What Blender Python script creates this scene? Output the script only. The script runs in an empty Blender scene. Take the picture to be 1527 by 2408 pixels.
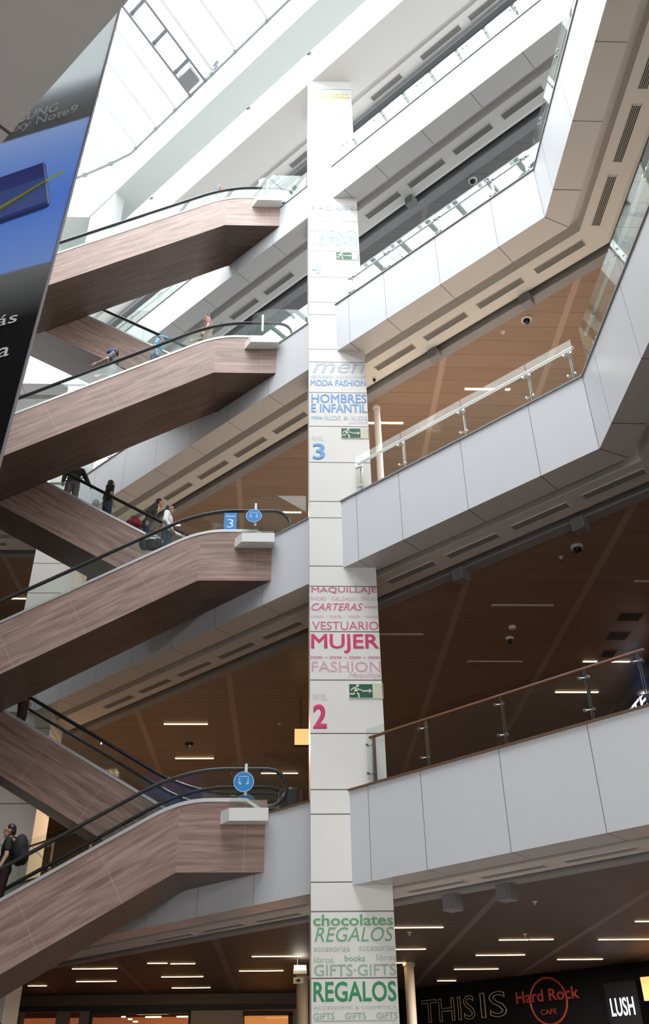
import bpy, bmesh, math, random
from math import sin, cos, pi, radians, sqrt
from mathutils import Vector, Matrix
random.seed(7)
scene = bpy.context.scene
COL = scene.collection

# ------------------------------------------------------------------ camera, sky, exposure
F_PX, PITCH, ROLL, YAW = 2104.64, radians(34.221), radians(-0.881), radians(2.427)
EYE = Vector((0, 0, 1.55))
fw = Vector((sin(YAW) * cos(PITCH), cos(YAW) * cos(PITCH), sin(PITCH)))
rt = Vector((cos(YAW), -sin(YAW), 0))
up = rt.cross(fw)
r2 = rt * cos(ROLL) + up * sin(ROLL)
u2 = -rt * sin(ROLL) + up * cos(ROLL)
cam_d = bpy.data.cameras.new('camera')
cam_d.sensor_fit = 'VERTICAL'; cam_d.sensor_height = 36.0
cam_d.lens = F_PX * 36.0 / 2408.0
cam_d.clip_start = 0.05; cam_d.clip_end = 500
cam = bpy.data.objects.new('camera', cam_d); COL.objects.link(cam)
M = Matrix((r2, u2, -fw)).transposed().to_4x4(); M.translation = EYE
cam.matrix_world = M
scene.camera = cam

def area_lamp(name, loc, size, power, col, sy=None):
    d = bpy.data.lights.new(name, 'AREA'); d.energy = power; d.color = col; d.shape = 'RECTANGLE'; d.size = size; d.size_y = sy or size
    o = bpy.data.objects.new(name, d); COL.objects.link(o); o.location = loc; return o
# unseen area lamps added to brighten the galleries (under the ceilings of levels three, two and one)
for x, y in ((5.2, 16.2), (3.6, 18.6), (-2.2, 24.0), (7.5, 19.0)): area_lamp('added_gallery_lamp', (x, y, 17.2), 0.8, 17, (1, .86, .72))
for x, y in ((8.2, 13.2), (8.4, 9.0)): area_lamp('added_gallery_lamp', (x, y, 17.2), 0.8, 5, (1, .88, .78))
for x, y in ((-2.6, 26.0), (-6.0, 29.0)): area_lamp('added_gallery_lamp', (x, y, 11.0), 0.8, 36, (1, .68, .42))
for x, y in ((7.5, 19.5), (6.2, 22.0)): area_lamp('added_gallery_lamp', (x, y, 4.75), 0.8, 80, (1, .88, .85))
area_lamp('added_gallery_lamp', (7.9, 18.8, 10.95), 0.8, 12, (1, .40, .18))
world = bpy.data.worlds.new('sky'); scene.world = world; world.use_nodes = True
bg = world.node_tree.nodes['Background']
bg.inputs['Color'].default_value = (0.96, 0.985, 1.0, 1)
# bright overcast sky, brightest straight overhead: 0.12 + 0.88 * sin(h)^4
_wt = world.node_tree; _tc = _wt.nodes.new('ShaderNodeTexCoord'); _sp = _wt.nodes.new('ShaderNodeSeparateXYZ')
_wt.links.new(_tc.outputs['Generated'], _sp.inputs[0])
SKY = 1.55
def _m(op, a, b):
    n = _wt.nodes.new('ShaderNodeMath'); n.operation = op
    for k, x in enumerate((a, b)):
        if isinstance(x, (int, float)): n.inputs[k].default_value = x
        else: _wt.links.new(x, n.inputs[k])
    return n.outputs[0]
_z = _m('POWER', _m('MAXIMUM', _sp.outputs['Z'], 0.0), 4.0)
_wt.links.new(_m('MULTIPLY', _m('ADD', _m('MULTIPLY', _z, 0.88), 0.12), SKY), bg.inputs['Strength'])
scene.view_settings.view_transform = 'Standard'; scene.view_settings.look = 'None'
scene.view_settings.gamma = 1.0; scene.view_settings.use_curve_mapping = False
scene.view_settings.exposure = 3.68
cy = scene.cycles
cy.use_denoising = True
cy.max_bounces = 10; cy.diffuse_bounces = 6; cy.glossy_bounces = 4; cy.transmission_bounces = 6
cy.transparent_max_bounces = 40
cy.caustics_reflective = False; cy.caustics_refractive = False
cy.sample_clamp_indirect = 8.0
LAMP = 0.9            # brightness of the strip lights

# ------------------------------------------------------------------ materials
MATS = {}
def new_mat(name):
    m = bpy.data.materials.new(name); m.use_nodes = True
    nt = m.node_tree
    b = nt.nodes['Principled BSDF']
    MATS[name] = m
    return m, nt, b
def node(nt, typ, **kw):
    n = nt.nodes.new(typ)
    for k, v in kw.items(): setattr(n, k, v)
    return n
def simple(name, col, rough=0.5, metal=0.0, var=0.06, scale=3.0, spec=0.5):
    m, nt, b = new_mat(name)
    tc = node(nt, 'ShaderNodeTexCoord'); nz = node(nt, 'ShaderNodeTexNoise')
    nz.inputs['Scale'].default_value = scale; nz.inputs['Detail'].default_value = 3
    nt.links.new(tc.outputs['Object'], nz.inputs['Vector'])
    mx = node(nt, 'ShaderNodeMix', data_type='RGBA')
    mx.inputs[6].default_value = tuple(c * (1 - var) for c in col) + (1,)
    mx.inputs[7].default_value = tuple(min(1, c * (1 + var)) for c in col) + (1,)
    nt.links.new(nz.outputs['Fac'], mx.inputs[0])
    nt.links.new(mx.outputs[2], b.inputs['Base Color'])
    b.inputs['Roughness'].default_value = rough; b.inputs['Metallic'].default_value = metal
    b.inputs['Specular IOR Level'].default_value = spec
    return m
def math_n(nt, op, a, b=None):
    n = node(nt, 'ShaderNodeMath', operation=op)
    for i, x in enumerate((a, b)):
        if x is None: continue
        if isinstance(x, (int, float)): n.inputs[i].default_value = x
        else: nt.links.new(x, n.inputs[i])
    return n.outputs[0]
def panel(name, col, line=0.011, rough=0.35, axis=0, linecol=(0.13, 0.13, 0.13)):
    """flat cladding panels; the joint is the first few mm of every panel's own u (or v)"""
    m, nt, b = new_mat(name)
    uv = node(nt, 'ShaderNodeUVMap'); sp = node(nt, 'ShaderNodeSeparateXYZ')
    nt.links.new(uv.outputs[0], sp.inputs[0])
    f = math_n(nt, 'LESS_THAN', sp.outputs[axis], line)
    nz = node(nt, 'ShaderNodeTexNoise'); nz.inputs['Scale'].default_value = 0.9
    tc = node(nt, 'ShaderNodeTexCoord'); nt.links.new(tc.outputs['Object'], nz.inputs['Vector'])
    v = node(nt, 'ShaderNodeMix', data_type='RGBA')
    v.inputs[6].default_value = tuple(c * 0.97 for c in col) + (1,); v.inputs[7].default_value = tuple(min(1, c * 1.02) for c in col) + (1,)
    nt.links.new(nz.outputs['Fac'], v.inputs[0])
    mx = node(nt, 'ShaderNodeMix', data_type='RGBA')
    nt.links.new(f, mx.inputs[0]); nt.links.new(v.outputs[2], mx.inputs[6]); mx.inputs[7].default_value = linecol + (1,)
    nt.links.new(mx.outputs[2], b.inputs['Base Color'])
    b.inputs['Roughness'].default_value = rough
    return m
def wood_laminate(name, c0, c1, sheen):
    m, nt, b = new_mat(name)
    uv = node(nt, 'ShaderNodeUVMap')
    mp = node(nt, 'ShaderNodeMapping'); mp.inputs['Scale'].default_value = (0.5, 6.5, 1)
    nt.links.new(uv.outputs[0], mp.inputs[0])
    n1 = node(nt, 'ShaderNodeTexNoise'); n1.inputs['Scale'].default_value = 1.6; n1.inputs['Detail'].default_value = 5; n1.inputs['Distortion'].default_value = 0.6
    nt.links.new(mp.outputs[0], n1.inputs['Vector'])
    mp2 = node(nt, 'ShaderNodeMapping'); mp2.inputs['Scale'].default_value = (1.2, 45.0, 1); nt.links.new(uv.outputs[0], mp2.inputs[0])
    n2 = node(nt, 'ShaderNodeTexNoise'); n2.inputs['Scale'].default_value = 2.0; n2.inputs['Detail'].default_value = 3
    nt.links.new(mp2.outputs[0], n2.inputs['Vector'])
    s = math_n(nt, 'ADD', math_n(nt, 'MULTIPLY', n1.outputs['Fac'], 0.75), math_n(nt, 'MULTIPLY', n2.outputs['Fac'], 0.25))
    rp = node(nt, 'ShaderNodeValToRGB')
    e = rp.color_ramp.elements
    e[0].position = 0.36; e[0].color = c0 + (1,); e[1].position = 0.64; e[1].color = c1 + (1,)
    nt.links.new(s, rp.inputs[0])
    sp = node(nt, 'ShaderNodeSeparateXYZ'); nt.links.new(uv.outputs[0], sp.inputs[0])
    fr = math_n(nt, 'FRACT', math_n(nt, 'DIVIDE', sp.outputs[0], 1.6))
    f = math_n(nt, 'LESS_THAN', fr, 0.0055)
    mx = node(nt, 'ShaderNodeMix', data_type='RGBA'); nt.links.new(f, mx.inputs[0])
    nt.links.new(rp.outputs[0], mx.inputs[6]); mx.inputs[7].default_value = tuple(min(1, c * 1.15 + .01) for c in c1) + (1,)
    nt.links.new(mx.outputs[2], b.inputs['Base Color'])
    b.inputs['Roughness'].default_value = 0.45; b.inputs['Specular IOR Level'].default_value = 0.5
    b.inputs['Sheen Weight'].default_value = sheen; b.inputs['Sheen Roughness'].default_value = 0.55; b.inputs['Sheen Tint'].default_value = (1.0, .88, .85, 1)
    return m
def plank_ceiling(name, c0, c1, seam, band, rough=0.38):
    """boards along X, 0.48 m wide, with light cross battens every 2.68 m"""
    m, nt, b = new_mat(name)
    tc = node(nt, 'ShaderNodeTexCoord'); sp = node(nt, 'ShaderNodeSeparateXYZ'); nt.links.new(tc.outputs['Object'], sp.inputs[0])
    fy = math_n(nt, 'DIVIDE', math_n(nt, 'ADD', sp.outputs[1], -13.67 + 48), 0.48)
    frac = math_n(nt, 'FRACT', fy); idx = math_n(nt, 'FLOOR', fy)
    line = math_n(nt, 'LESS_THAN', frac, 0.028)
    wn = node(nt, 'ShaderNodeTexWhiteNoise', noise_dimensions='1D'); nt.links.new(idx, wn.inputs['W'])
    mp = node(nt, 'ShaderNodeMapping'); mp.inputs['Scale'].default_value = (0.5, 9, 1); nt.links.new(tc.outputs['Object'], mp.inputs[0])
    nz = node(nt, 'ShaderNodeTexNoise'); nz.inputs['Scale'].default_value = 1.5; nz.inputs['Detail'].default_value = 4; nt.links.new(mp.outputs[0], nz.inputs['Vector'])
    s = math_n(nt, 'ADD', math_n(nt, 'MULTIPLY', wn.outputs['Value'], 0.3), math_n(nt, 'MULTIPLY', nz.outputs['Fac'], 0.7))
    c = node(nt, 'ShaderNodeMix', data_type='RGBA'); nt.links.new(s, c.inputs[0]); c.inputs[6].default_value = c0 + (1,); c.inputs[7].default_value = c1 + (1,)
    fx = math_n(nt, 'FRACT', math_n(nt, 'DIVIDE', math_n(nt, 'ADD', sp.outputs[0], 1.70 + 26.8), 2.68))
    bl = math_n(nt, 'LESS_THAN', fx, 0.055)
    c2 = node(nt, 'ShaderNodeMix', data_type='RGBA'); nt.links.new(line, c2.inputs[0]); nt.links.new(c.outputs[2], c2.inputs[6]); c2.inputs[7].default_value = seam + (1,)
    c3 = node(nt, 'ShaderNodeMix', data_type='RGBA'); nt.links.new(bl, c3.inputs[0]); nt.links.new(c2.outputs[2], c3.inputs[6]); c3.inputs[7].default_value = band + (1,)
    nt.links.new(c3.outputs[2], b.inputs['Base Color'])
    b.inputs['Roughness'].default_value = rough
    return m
def glass(name, tint, refl=1.0):
    m, nt, b = new_mat(name); nt.nodes.remove(b)
    out = nt.nodes['Material Output']
    tr = node(nt, 'ShaderNodeBsdfTransparent'); tr.inputs[0].default_value = tint + (1,)
    gl = node(nt, 'ShaderNodeBsdfGlossy'); gl.inputs['Roughness'].default_value = 0.015; gl.inputs[0].default_value = (0.95, 1, 0.98, 1)
    ge = node(nt, 'ShaderNodeNewGeometry'); dt = node(nt, 'ShaderNodeVectorMath', operation='DOT_PRODUCT')
    nt.links.new(ge.outputs['Normal'], dt.inputs[0]); nt.links.new(ge.outputs['Incoming'], dt.inputs[1])
    c5 = math_n(nt, 'POWER', math_n(nt, 'SUBTRACT', 1.0, math_n(nt, 'ABSOLUTE', dt.outputs['Value'])), 5.0)
    fr = math_n(nt, 'ADD', math_n(nt, 'MULTIPLY', c5, 0.92), 0.030)      # Schlick reflectance, the same from both sides
    mx = node(nt, 'ShaderNodeMixShader')
    nt.links.new(math_n(nt, 'MULTIPLY', fr, refl), mx.inputs[0])
    nt.links.new(tr.outputs[0], mx.inputs[1]); nt.links.new(gl.outputs[0], mx.inputs[2])
    nt.links.new(mx.outputs[0], out.inputs[0])
    return m
def emit(name, col, strength):
    m, nt, b = new_mat(name)
    b.inputs['Base Color'].default_value = col + (1,)
    b.inputs['Emission Color'].default_value = col + (1,); b.inputs['Emission Strength'].default_value = strength
    return m

FASCIA = panel('white_cladding', (0.725, 0.745, 0.79))
SOFFIT = panel('soffit_cladding', (0.70, 0.68, 0.67), line=0.016)
COLUMN = panel('column_cladding', (0.90, 0.89, 0.87), line=0.022, axis=1, linecol=(0.16, 0.14, 0.12))
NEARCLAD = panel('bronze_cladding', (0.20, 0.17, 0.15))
PLASTER = simple('white_plaster', (0.74, 0.72, 0.69), 0.6, var=0.02)
GREYBAND = simple('grey_edge_board', (0.30, 0.30, 0.31), 0.5, var=0.03)
DARK = simple('dark_recess', (0.03, 0.03, 0.03), 0.8)
ROOFW = simple('white_roof_edge', (0.66, 0.68, 0.67), 0.6, var=0.02)
FLOOR = simple('ground_floor_tile', (0.30, 0.27, 0.24), 0.3, var=0.08)
FLOORS = {2: simple('dark_floor_tile', (0.12, 0.11, 0.10), 0.3), 3: simple('pale_floor_tile', (0.58, 0.54, 0.48), 0.3), 4: simple('grey_floor_tile', (0.10, 0.10, 0.10), 0.4), 5: simple('roof_level_floor', (0.20, 0.20, 0.20), 0.4)}
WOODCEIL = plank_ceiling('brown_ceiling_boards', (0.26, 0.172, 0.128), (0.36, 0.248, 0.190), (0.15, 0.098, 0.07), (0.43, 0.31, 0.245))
GROUNDCEIL = plank_ceiling('shaded_ceiling_boards', (0.062, 0.043, 0.034), (0.092, 0.066, 0.054), (0.03, 0.022, 0.018), (0.15, 0.125, 0.115), 0.55)  # darker copy of the brown boards, ground floor shade put into the colour
GREYCEIL = plank_ceiling('grey_ceiling_boards', (0.17, 0.168, 0.165), (0.21, 0.208, 0.205), (0.1, 0.1, 0.1), (0.25, 0.247, 0.245))
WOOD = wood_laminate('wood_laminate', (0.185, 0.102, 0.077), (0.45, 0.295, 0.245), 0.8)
WOODSHADED = wood_laminate('shaded_wood_laminate', (0.075, 0.042, 0.030), (0.145, 0.088, 0.066), 0.15)  # copy of the escalator wood with the underside shade in its colour
GLASS = glass('clear_glass', (0.93, 0.96, 0.95), 1.0)
ROOFGLASS = glass('skylight_glass', (0.97, 0.985, 0.985))
STEEL = simple('brushed_steel', (0.50, 0.51, 0.52), 0.28, 0.9, var=0.05)
SILVER = simple('silver_trim', (0.66, 0.67, 0.69), 0.35, 0.55, var=0.03)
RUBBER = simple('black_rubber', (0.018, 0.019, 0.022), 0.4)
HANDWOOD = simple('red_brown_handrail_wood', (0.30, 0.115, 0.06), 0.35, var=0.2, scale=8)
BROWNTRIM = simple('brown_edge_trim', (0.17, 0.10, 0.065), 0.4)
GREYTRIM = simple('grey_edge_trim', (0.28, 0.28, 0.28), 0.4)
LIGHTRAIL = simple('skylit_pale_handrail', (0.46, 0.46, 0.47), 0.35, 0.3)  # upper handrails: the skylight's brightness is put into this pale colour
WHITE = simple('white_paint', (0.82, 0.82, 0.81), 0.45, var=0.02)
GREYBOX = simple('grey_speaker_case', (0.24, 0.24, 0.25), 0.5)
BLACK = simple('black_gloss', (0.012, 0.012, 0.013), 0.15)
BLACKM = simple('black_matt', (0.02, 0.019, 0.018), 0.6)
GRILLE = simple('dark_grille_bars', (0.09, 0.085, 0.08), 0.5)
GRILLEL = simple('pale_grille_bars', (0.40, 0.39, 0.37), 0.5)
RIB = simple('pale_skylight_steel', (0.80, 0.81, 0.80), 0.5, var=0.02)
DARKRIB = simple('dark_skylight_steel', (0.22, 0.23, 0.26), 0.5, var=0.05)
STRUT = simple('grey_green_steel_tube', (0.33, 0.36, 0.36), 0.4, var=0.05)
WARMLAMP = emit('warm_lamp', (1.0, 0.66, 0.26), LAMP)
WHITELAMP = emit('white_lamp', (1.0, 0.93, 0.8), LAMP * 1.5)

# ------------------------------------------------------------------ mesh helpers
class MB:
    def __init__(s): s.v = []; s.f = []; s.uv = []; s.smooth = False
    def face(s, pts, uvs=None):
        i = len(s.v); s.v += [tuple(p) for p in pts]
        s.f.append(tuple(range(i, i + len(pts)))); s.uv.append(uvs or [(0.5, 0.5)] * len(pts))
    def box(s, x0, x1, y0, y1, z0, z1, R=None, T=None):
        c = [Vector((x, y, z)) for x in (x0, x1) for y in (y0, y1) for z in (z0, z1)]
        if R is not None: c = [R @ p for p in c]
        if T is not None: c = [p + T for p in c]
        for q in ((0, 1, 3, 2), (4, 6, 7, 5), (0, 4, 5, 1), (2, 3, 7, 6), (0, 2, 6, 4), (1, 5, 7, 3)): s.face([c[i] for i in q])
    def prism(s, poly, ext):
        """extrude a planar polygon (list of Vectors) by vector ext"""
        a = [Vector(p) for p in poly]; b = [p + Vector(ext) for p in a]
        s.face(a[::-1]); s.face(b)
        n = len(a)
        for i in range(n): s.face([a[i], a[(i + 1) % n], b[(i + 1) % n], b[i]])
    def tube(s, pts, r, seg=10, closed=False, ry=None):
        pts = [Vector(p) for p in pts]; n = len(pts); rings = []
        ry = ry or r
        for i, p in enumerate(pts):
            a = pts[i - 1] if (i > 0 or closed) else p; b = pts[(i + 1) % n] if (i < n - 1 or closed) else p
            d = (b - a).normalized()
            ref = Vector((0, 1, 0)) if abs(d.y) < 0.9 else Vector((1, 0, 0))
            e1 = d.cross(ref).normalized(); e2 = d.cross(e1).normalized()
            rings.append([p + e1 * r * cos(2 * pi * k / seg) + e2 * ry * sin(2 * pi * k / seg) for k in range(seg)])
        m = n if closed else n - 1
        for i in range(m):
            A, B = rings[i], rings[(i + 1) % n]
            for k in range(seg): s.face([A[k], A[(k + 1) % seg], B[(k + 1) % seg], B[k]])
        if not closed:
            s.face(rings[0][::-1]); s.face(rings[-1])
    def lathe(s, prof, T=Vector((0, 0, 0)), seg=16, R=None):
        rings = []
        for r, z in prof:
            ring = [Vector((r * cos(2 * pi * k / seg), r * sin(2 * pi * k / seg), z)) for k in range(seg)]
            if R is not None: ring = [R @ p for p in ring]
            rings.append([p + T for p in ring])
        for A, B in zip(rings, rings[1:]):
            for k in range(seg): s.face([A[k], A[(k + 1) % seg], B[(k + 1) % seg], B[k]])
        s.face(rings[0][::-1]); s.face(rings[-1])
    def build(s, name, mat, parent=None, smooth=False, bevel=0.0, merge=True):
        me = bpy.data.meshes.new(name); me.from_pydata(s.v, [], s.f)
        l = me.uv_layers.new(name='UVMap'); k = 0
        for u in s.uv:
            for q in u: l.data[k].uv = q; k += 1
        if merge:
            bm = bmesh.new(); bm.from_mesh(me); bmesh.ops.remove_doubles(bm, verts=bm.verts, dist=1e-5)
            bmesh.ops.recalc_face_normals(bm, faces=bm.faces); bm.to_mesh(me); bm.free()
        if smooth:
            for p in me.polygons: p.use_smooth = True
        me.materials.append(mat)
        o = bpy.data.objects.new(name, me); COL.objects.link(o)
        if parent is not None: o.parent = parent
        if bevel:
            md = o.modifiers.new('bevel', 'BEVEL'); md.width = bevel; md.segments = 2; md.limit_method = 'ANGLE'
        return o
def empty(name, loc=(0, 0, 0), rz=0.0):
    o = bpy.data.objects.new(name, None); COL.objects.link(o); o.location = loc; o.rotation_euler = (0, 0, rz); o.empty_display_size = 0.2
    return o
def tag(o, label, cat, group=None):
    o['label'] = label; o['category'] = cat; o['kind'] = 'thing'
    if group: o['group'] = group
    return o
def struct(o): o['kind'] = 'structure'; return o
def keep(o, parent):
    """parent o while leaving its geometry (world coordinates) where it is"""
    o.parent = parent; o.matrix_parent_inverse = Matrix.Translation(-Vector(parent.location)) if parent.rotation_euler.z == 0 else parent.matrix_basis.inverted()
    return o
def copy_tree(o, parent=None):
    c = o.copy(); COL.objects.link(c)
    if parent is not None: c.parent = parent; c.matrix_parent_inverse = o.matrix_parent_inverse.copy()
    for ch in list(o.children): copy_tree(ch, c)
    return c

# ------------------------------------------------------------------ plan of the atrium
AZ = radians(46.0155)
N = Vector((cos(AZ), sin(AZ), 0)); DR = Vector((sin(AZ), -cos(AZ), 0)); P0 = Vector((1.05, 16.0, 0))
def G(s, t, z): return P0 + DR * s + N * t + Vector((0, 0, z))       # s along the gallery edge, t behind it
SA, SB = 5.85, -11.45
A = G(SA, 0, 0); B = G(SB, 0, 0)
Cc = Vector((-14.6, B.y, 0)); Dd = Vector((-14.6, 15.4, 0))
XS = A.x
E_ = Vector((XS, (0.75 - N.x * XS) / N.y, 0)); Dd.y = (0.75 + N.x * 14.6) / N.y
POLY = [A.to_2d(), B.to_2d(), Cc.to_2d(), Dd.to_2d(), E_.to_2d()]
ZT = {2: 6.417, 3: 12.717, 4: 18.884, 5: 24.703}; ZB = {2: 4.831, 3: 11.048, 4: 17.257, 5: 23.242}
BASE = {1: -0.83, 2: 5.37, 3: 11.57, 4: 17.86, 5: 23.86}
nseg = len(POLY)
SD = [(POLY[(i + 1) % nseg] - POLY[i]).normalized() for i in range(nseg)]
SN = [Vector((d.y, -d.x)) for d in SD]
SL = [(POLY[(i + 1) % nseg] - POLY[i]).length for i in range(nseg)]
def use_plan(sa, sb=-11.45):
    """levels two to four turn the corner at s = 5.85, the upper levels further out"""
    global POLY, SL, SA
    SA = sa; a = G(sa, 0, 0); e = Vector((a.x, (0.75 - N.x * a.x) / N.y, 0))
    b = G(sb, 0, 0); POLY = [a.to_2d(), b.to_2d(), Vector((Cc.x, b.y)), Dd.to_2d(), e.to_2d()]
    SL = [(POLY[(i + 1) % nseg] - POLY[i]).length for i in range(nseg)]
def miter(i, t):
    n1, n2 = SN[i - 1], SN[i]
    return POLY[i] + (n1 + n2) * (t / (1 + n1.dot(n2)))
JD = 18.69
def breaks(i):
    if i == 0:
        js = ([7.8, 6.25] if SA > 7 else []) + [4.70, 3.14, 1.58, 0.43, -0.85, -2.39, -3.96, -5.52, -7.08, -8.62, -10.2]
        return [SA - s for s in js]
    if i == 4:   # E -> A : joints measured from A
        L = SL[4]; return sorted(L - (0.68 + 1.52 * k) for k in range(int((L - 0.7) / 1.52)))
    if i == 3: return [JD + 1.55 * k for k in range(-14, 9) if .3 < JD + 1.55 * k < SL[3] - .3]
    return [0.9 + 1.55 * k for k in range(int((SL[i] - 1.0) / 1.55) + 1)]
def along(i, d, t): return POLY[i] + SD[i] * d + SN[i] * t
def ring(mb, prof, segs=range(5), cells=True):
    """sweep a (t, z) profile round the atrium edge, cut into panels"""
    for i in segs:
        bs = [None] + (breaks(i) if cells else []) + [None]
        for a, b in zip(bs, bs[1:]):
            L = (b if b is not None else SL[i]) - (a if a is not None else 0)
            for (t0, z0), (t1, z1) in zip(prof, prof[1:]):
                def P(d, t, z, end):
                    q = along(i, d, t) if d is not None else miter((i + end) % nseg, t)
                    return (q.x, q.y, z)
                v = sqrt((t1 - t0) ** 2 + (z1 - z0) ** 2)
                mb.face([P(a, t0, z0, 0), P(b, t0, z0, 1), P(b, t1, z1, 1), P(a, t1, z1, 0)], [(0, 0), (L, 0), (L, v), (0, v)])
    return mb

# fill lamps added behind the camera, in made-up window frames and glass
fill_lamp = area_lamp('added_low_fill', (-1.0, -7.9, 2.5), 13.0, 72, (1.0, .97, .93), 4.0); fill_lamp.rotation_euler = (pi / 2, 0, 0)
fill_lamp = area_lamp('added_upper_fill', (-1.0, -7.9, 8.7), 13.0, 62, (1.0, .98, .95), 4.0); fill_lamp.rotation_euler = (pi / 2, 0, 0)
g = MB()
for k in range(10): g.box(-7.6 + k * 1.45 - .04, -7.6 + k * 1.45 + .04, -8.2, -8.06, 0, 4.6)
g.box(-7.7, 5.6, -8.2, -8.06, 4.5, 4.75); g.box(-7.7, 5.6, -8.2, -8.06, 2.3, 2.38); struct(g.build('added_window_frame', SILVER))
g = MB(); g.box(-7.6, 5.5, -8.15, -8.12, 0, 4.5); struct(g.build('added_window_glass', ROOFGLASS))
g = MB()
for k in range(10): g.box(-7.6 + k * 1.45 - .04, -7.6 + k * 1.45 + .04, -8.2, -8.06, 6.4, 11.05)
g.box(-7.7, 5.6, -8.2, -8.06, 10.75, 11.0); g.box(-7.7, 5.6, -8.2, -8.06, 6.42, 6.6); struct(g.build('added_upper_window_frame', SILVER))
# ground floor
g = MB(); g.box(-26, 24, -14, 46, -0.3, 0.0); struct(g.build('floor', simple('dark_gallery_stone', (0.11, 0.10, 0.09), 0.35)))
g = MB(); g.prism([(*q, 0.0) for q in POLY], (0, 0, 0.006)); struct(g.build('floor', simple('grey_atrium_stone', (0.14, 0.13, 0.12), 0.3)))
g = MB(); g.prism([G(2.5, -8.5, 0.006), G(10.5, -8.5, 0.006), G(10.5, -15.0, 0.006), G(2.5, -15.0, 0.006)], (0, 0, 0.004)); struct(g.build('floor', simple('pale_bounce_patch', (0.18, 0.17, 0.16), 0.3)))  # unseen paler patch added to bounce light onto the near soffit

DEEP = {2: 12.5, 3: 12.5, 4: 12.5, 5: 2.45}
for L in (2, 3, 4, 5):
    zt, zb = ZT[L], ZB[L]
    use_plan(9.6 if L == 5 else 5.85)
    struct(ring(MB(), [(0, zb), (0, zt)], (0, 1, 4)).build('wall_fascia', FASCIA, merge=False))
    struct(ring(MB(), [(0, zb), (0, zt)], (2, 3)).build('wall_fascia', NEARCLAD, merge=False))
    struct(ring(MB(), [(0.0, zb), (0.58, zb), (0.58, zb + 0.34)]).build('ceiling_soffit', SOFFIT, merge=False))
    struct(ring(MB(), [(0.58, zb + 0.34), (0.84, zb + 0.34), (0.84, zb + 0.02), (1.50, zb + 0.02), (1.58, zb + 0.05), (1.63, zb + 0.12), (1.64, zb + 0.3)], cells=False).build('ceiling_trim', PLASTER, merge=False))
    d = DEEP[L]
    struct(ring(MB(), [(1.64, zb + 0.3), (1.76, zb + 0.3)], cells=False).build('ceiling_recess', DARK, merge=False))
    struct(ring(MB(), [(1.76, zb + 0.3), (1.76, zb + 0.01), (2.02, zb + 0.01), (2.02, zb + 0.025)], cells=False).build('ceiling_border', GREYBAND, merge=False))
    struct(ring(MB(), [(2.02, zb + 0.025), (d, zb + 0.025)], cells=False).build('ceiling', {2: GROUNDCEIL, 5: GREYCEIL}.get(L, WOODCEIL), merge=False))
    struct(ring(MB(), [(0.02, zt - 0.02), (0.02, zt + 0.0), (0.30, zt), (d, zt), (d, zb + 0.02)], cells=False).build('floor_slab', FLOORS[L], merge=False))
    tr = BROWNTRIM if L == 2 else GREYTRIM
    struct(ring(MB(), [(0.0, zt - 0.001), (-0.025, zt - 0.001), (-0.025, zt + 0.035), (0.12, zt + 0.035), (0.12, zt)], cells=False).build('trim_edge', tr, merge=False))
# level six gallery and roof edge
use_plan(9.6, -14.3)
Z6 = 29.2
struct(ring(MB(), [(-0.4, Z6), (-0.4, 31.05), (-0.1, 31.05), (-0.1, 30.8), (1.9, 30.8), (1.9, Z6)], cells=False).build('wall_fascia', ROOFW, merge=False))
struct(ring(MB(), [(-0.4, Z6), (0.95, Z6), (0.95, Z6 + 0.1), (1.12, Z6 + 0.1), (1.12, Z6 + 0.01), (1.60, Z6 + 0.01)], cells=False).build('ceiling_soffit', PLASTER, merge=False))
struct(ring(MB(), [(1.60, Z6 + 0.01), (1.60, Z6 + 0.12), (1.68, Z6 + 0.02), (1.95, Z6 + 0.02), (1.95, Z6 + 0.3)], cells=False).build('ceiling_border', simple('dark_grey_edge_board', (0.10, 0.105, 0.11), 0.5), merge=False))
g = MB(); g.tube([G(-14, 1.62, Z6 - .05), G(9, 1.62, Z6 - .05)], .05, 8); struct(g.build('trim_pipe', simple('grey_pipe', (.20, .21, .22), .4), smooth=True))
struct(ring(MB(), [(3.2, 30.8), (3.2, 35.0), (0.0, 35.0), (0.0, 36.9), (0.35, 36.9), (3.4, 37.2)], cells=False).build('wall_roof', ROOFW, merge=False))
struct(ring(MB(), [(3.3, 37.2), (3.3, 30.8), (1.9, 30.8)], cells=False).build('wall_outer', PLASTER, merge=False))
g = MB(); g.prism([G(-12.35, .04, 31.0), G(-14.2, .04, 31.0), G(-14.2, .5, 31.0), G(-12.35, .5, 31.0)], (0, 0, 4.0)); struct(g.build('wall_pier', ROOFW))
use_plan(5.85)
struct(ring(MB(), [(2.4, ZT[4]), (2.4, ZB[5])], (2, 3), cells=False).build('wall_near_blocker', PLASTER, merge=False))  # unseen wall added to keep bright sky out of the glass reflections
# back walls of the deep floors
WALLB = simple('brown_back_wall', (0.16, 0.12, 0.10), 0.6, var=0.1)
for z0, z1 in ((0, ZB[2] + 0.03), (ZT[2], ZB[3] + 0.03), (ZT[3], ZB[4] + 0.03)):
    struct(ring(MB(), [(12.5, z0), (12.5, z1)], cells=False).build('wall_back', WALLB, merge=False))

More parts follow.
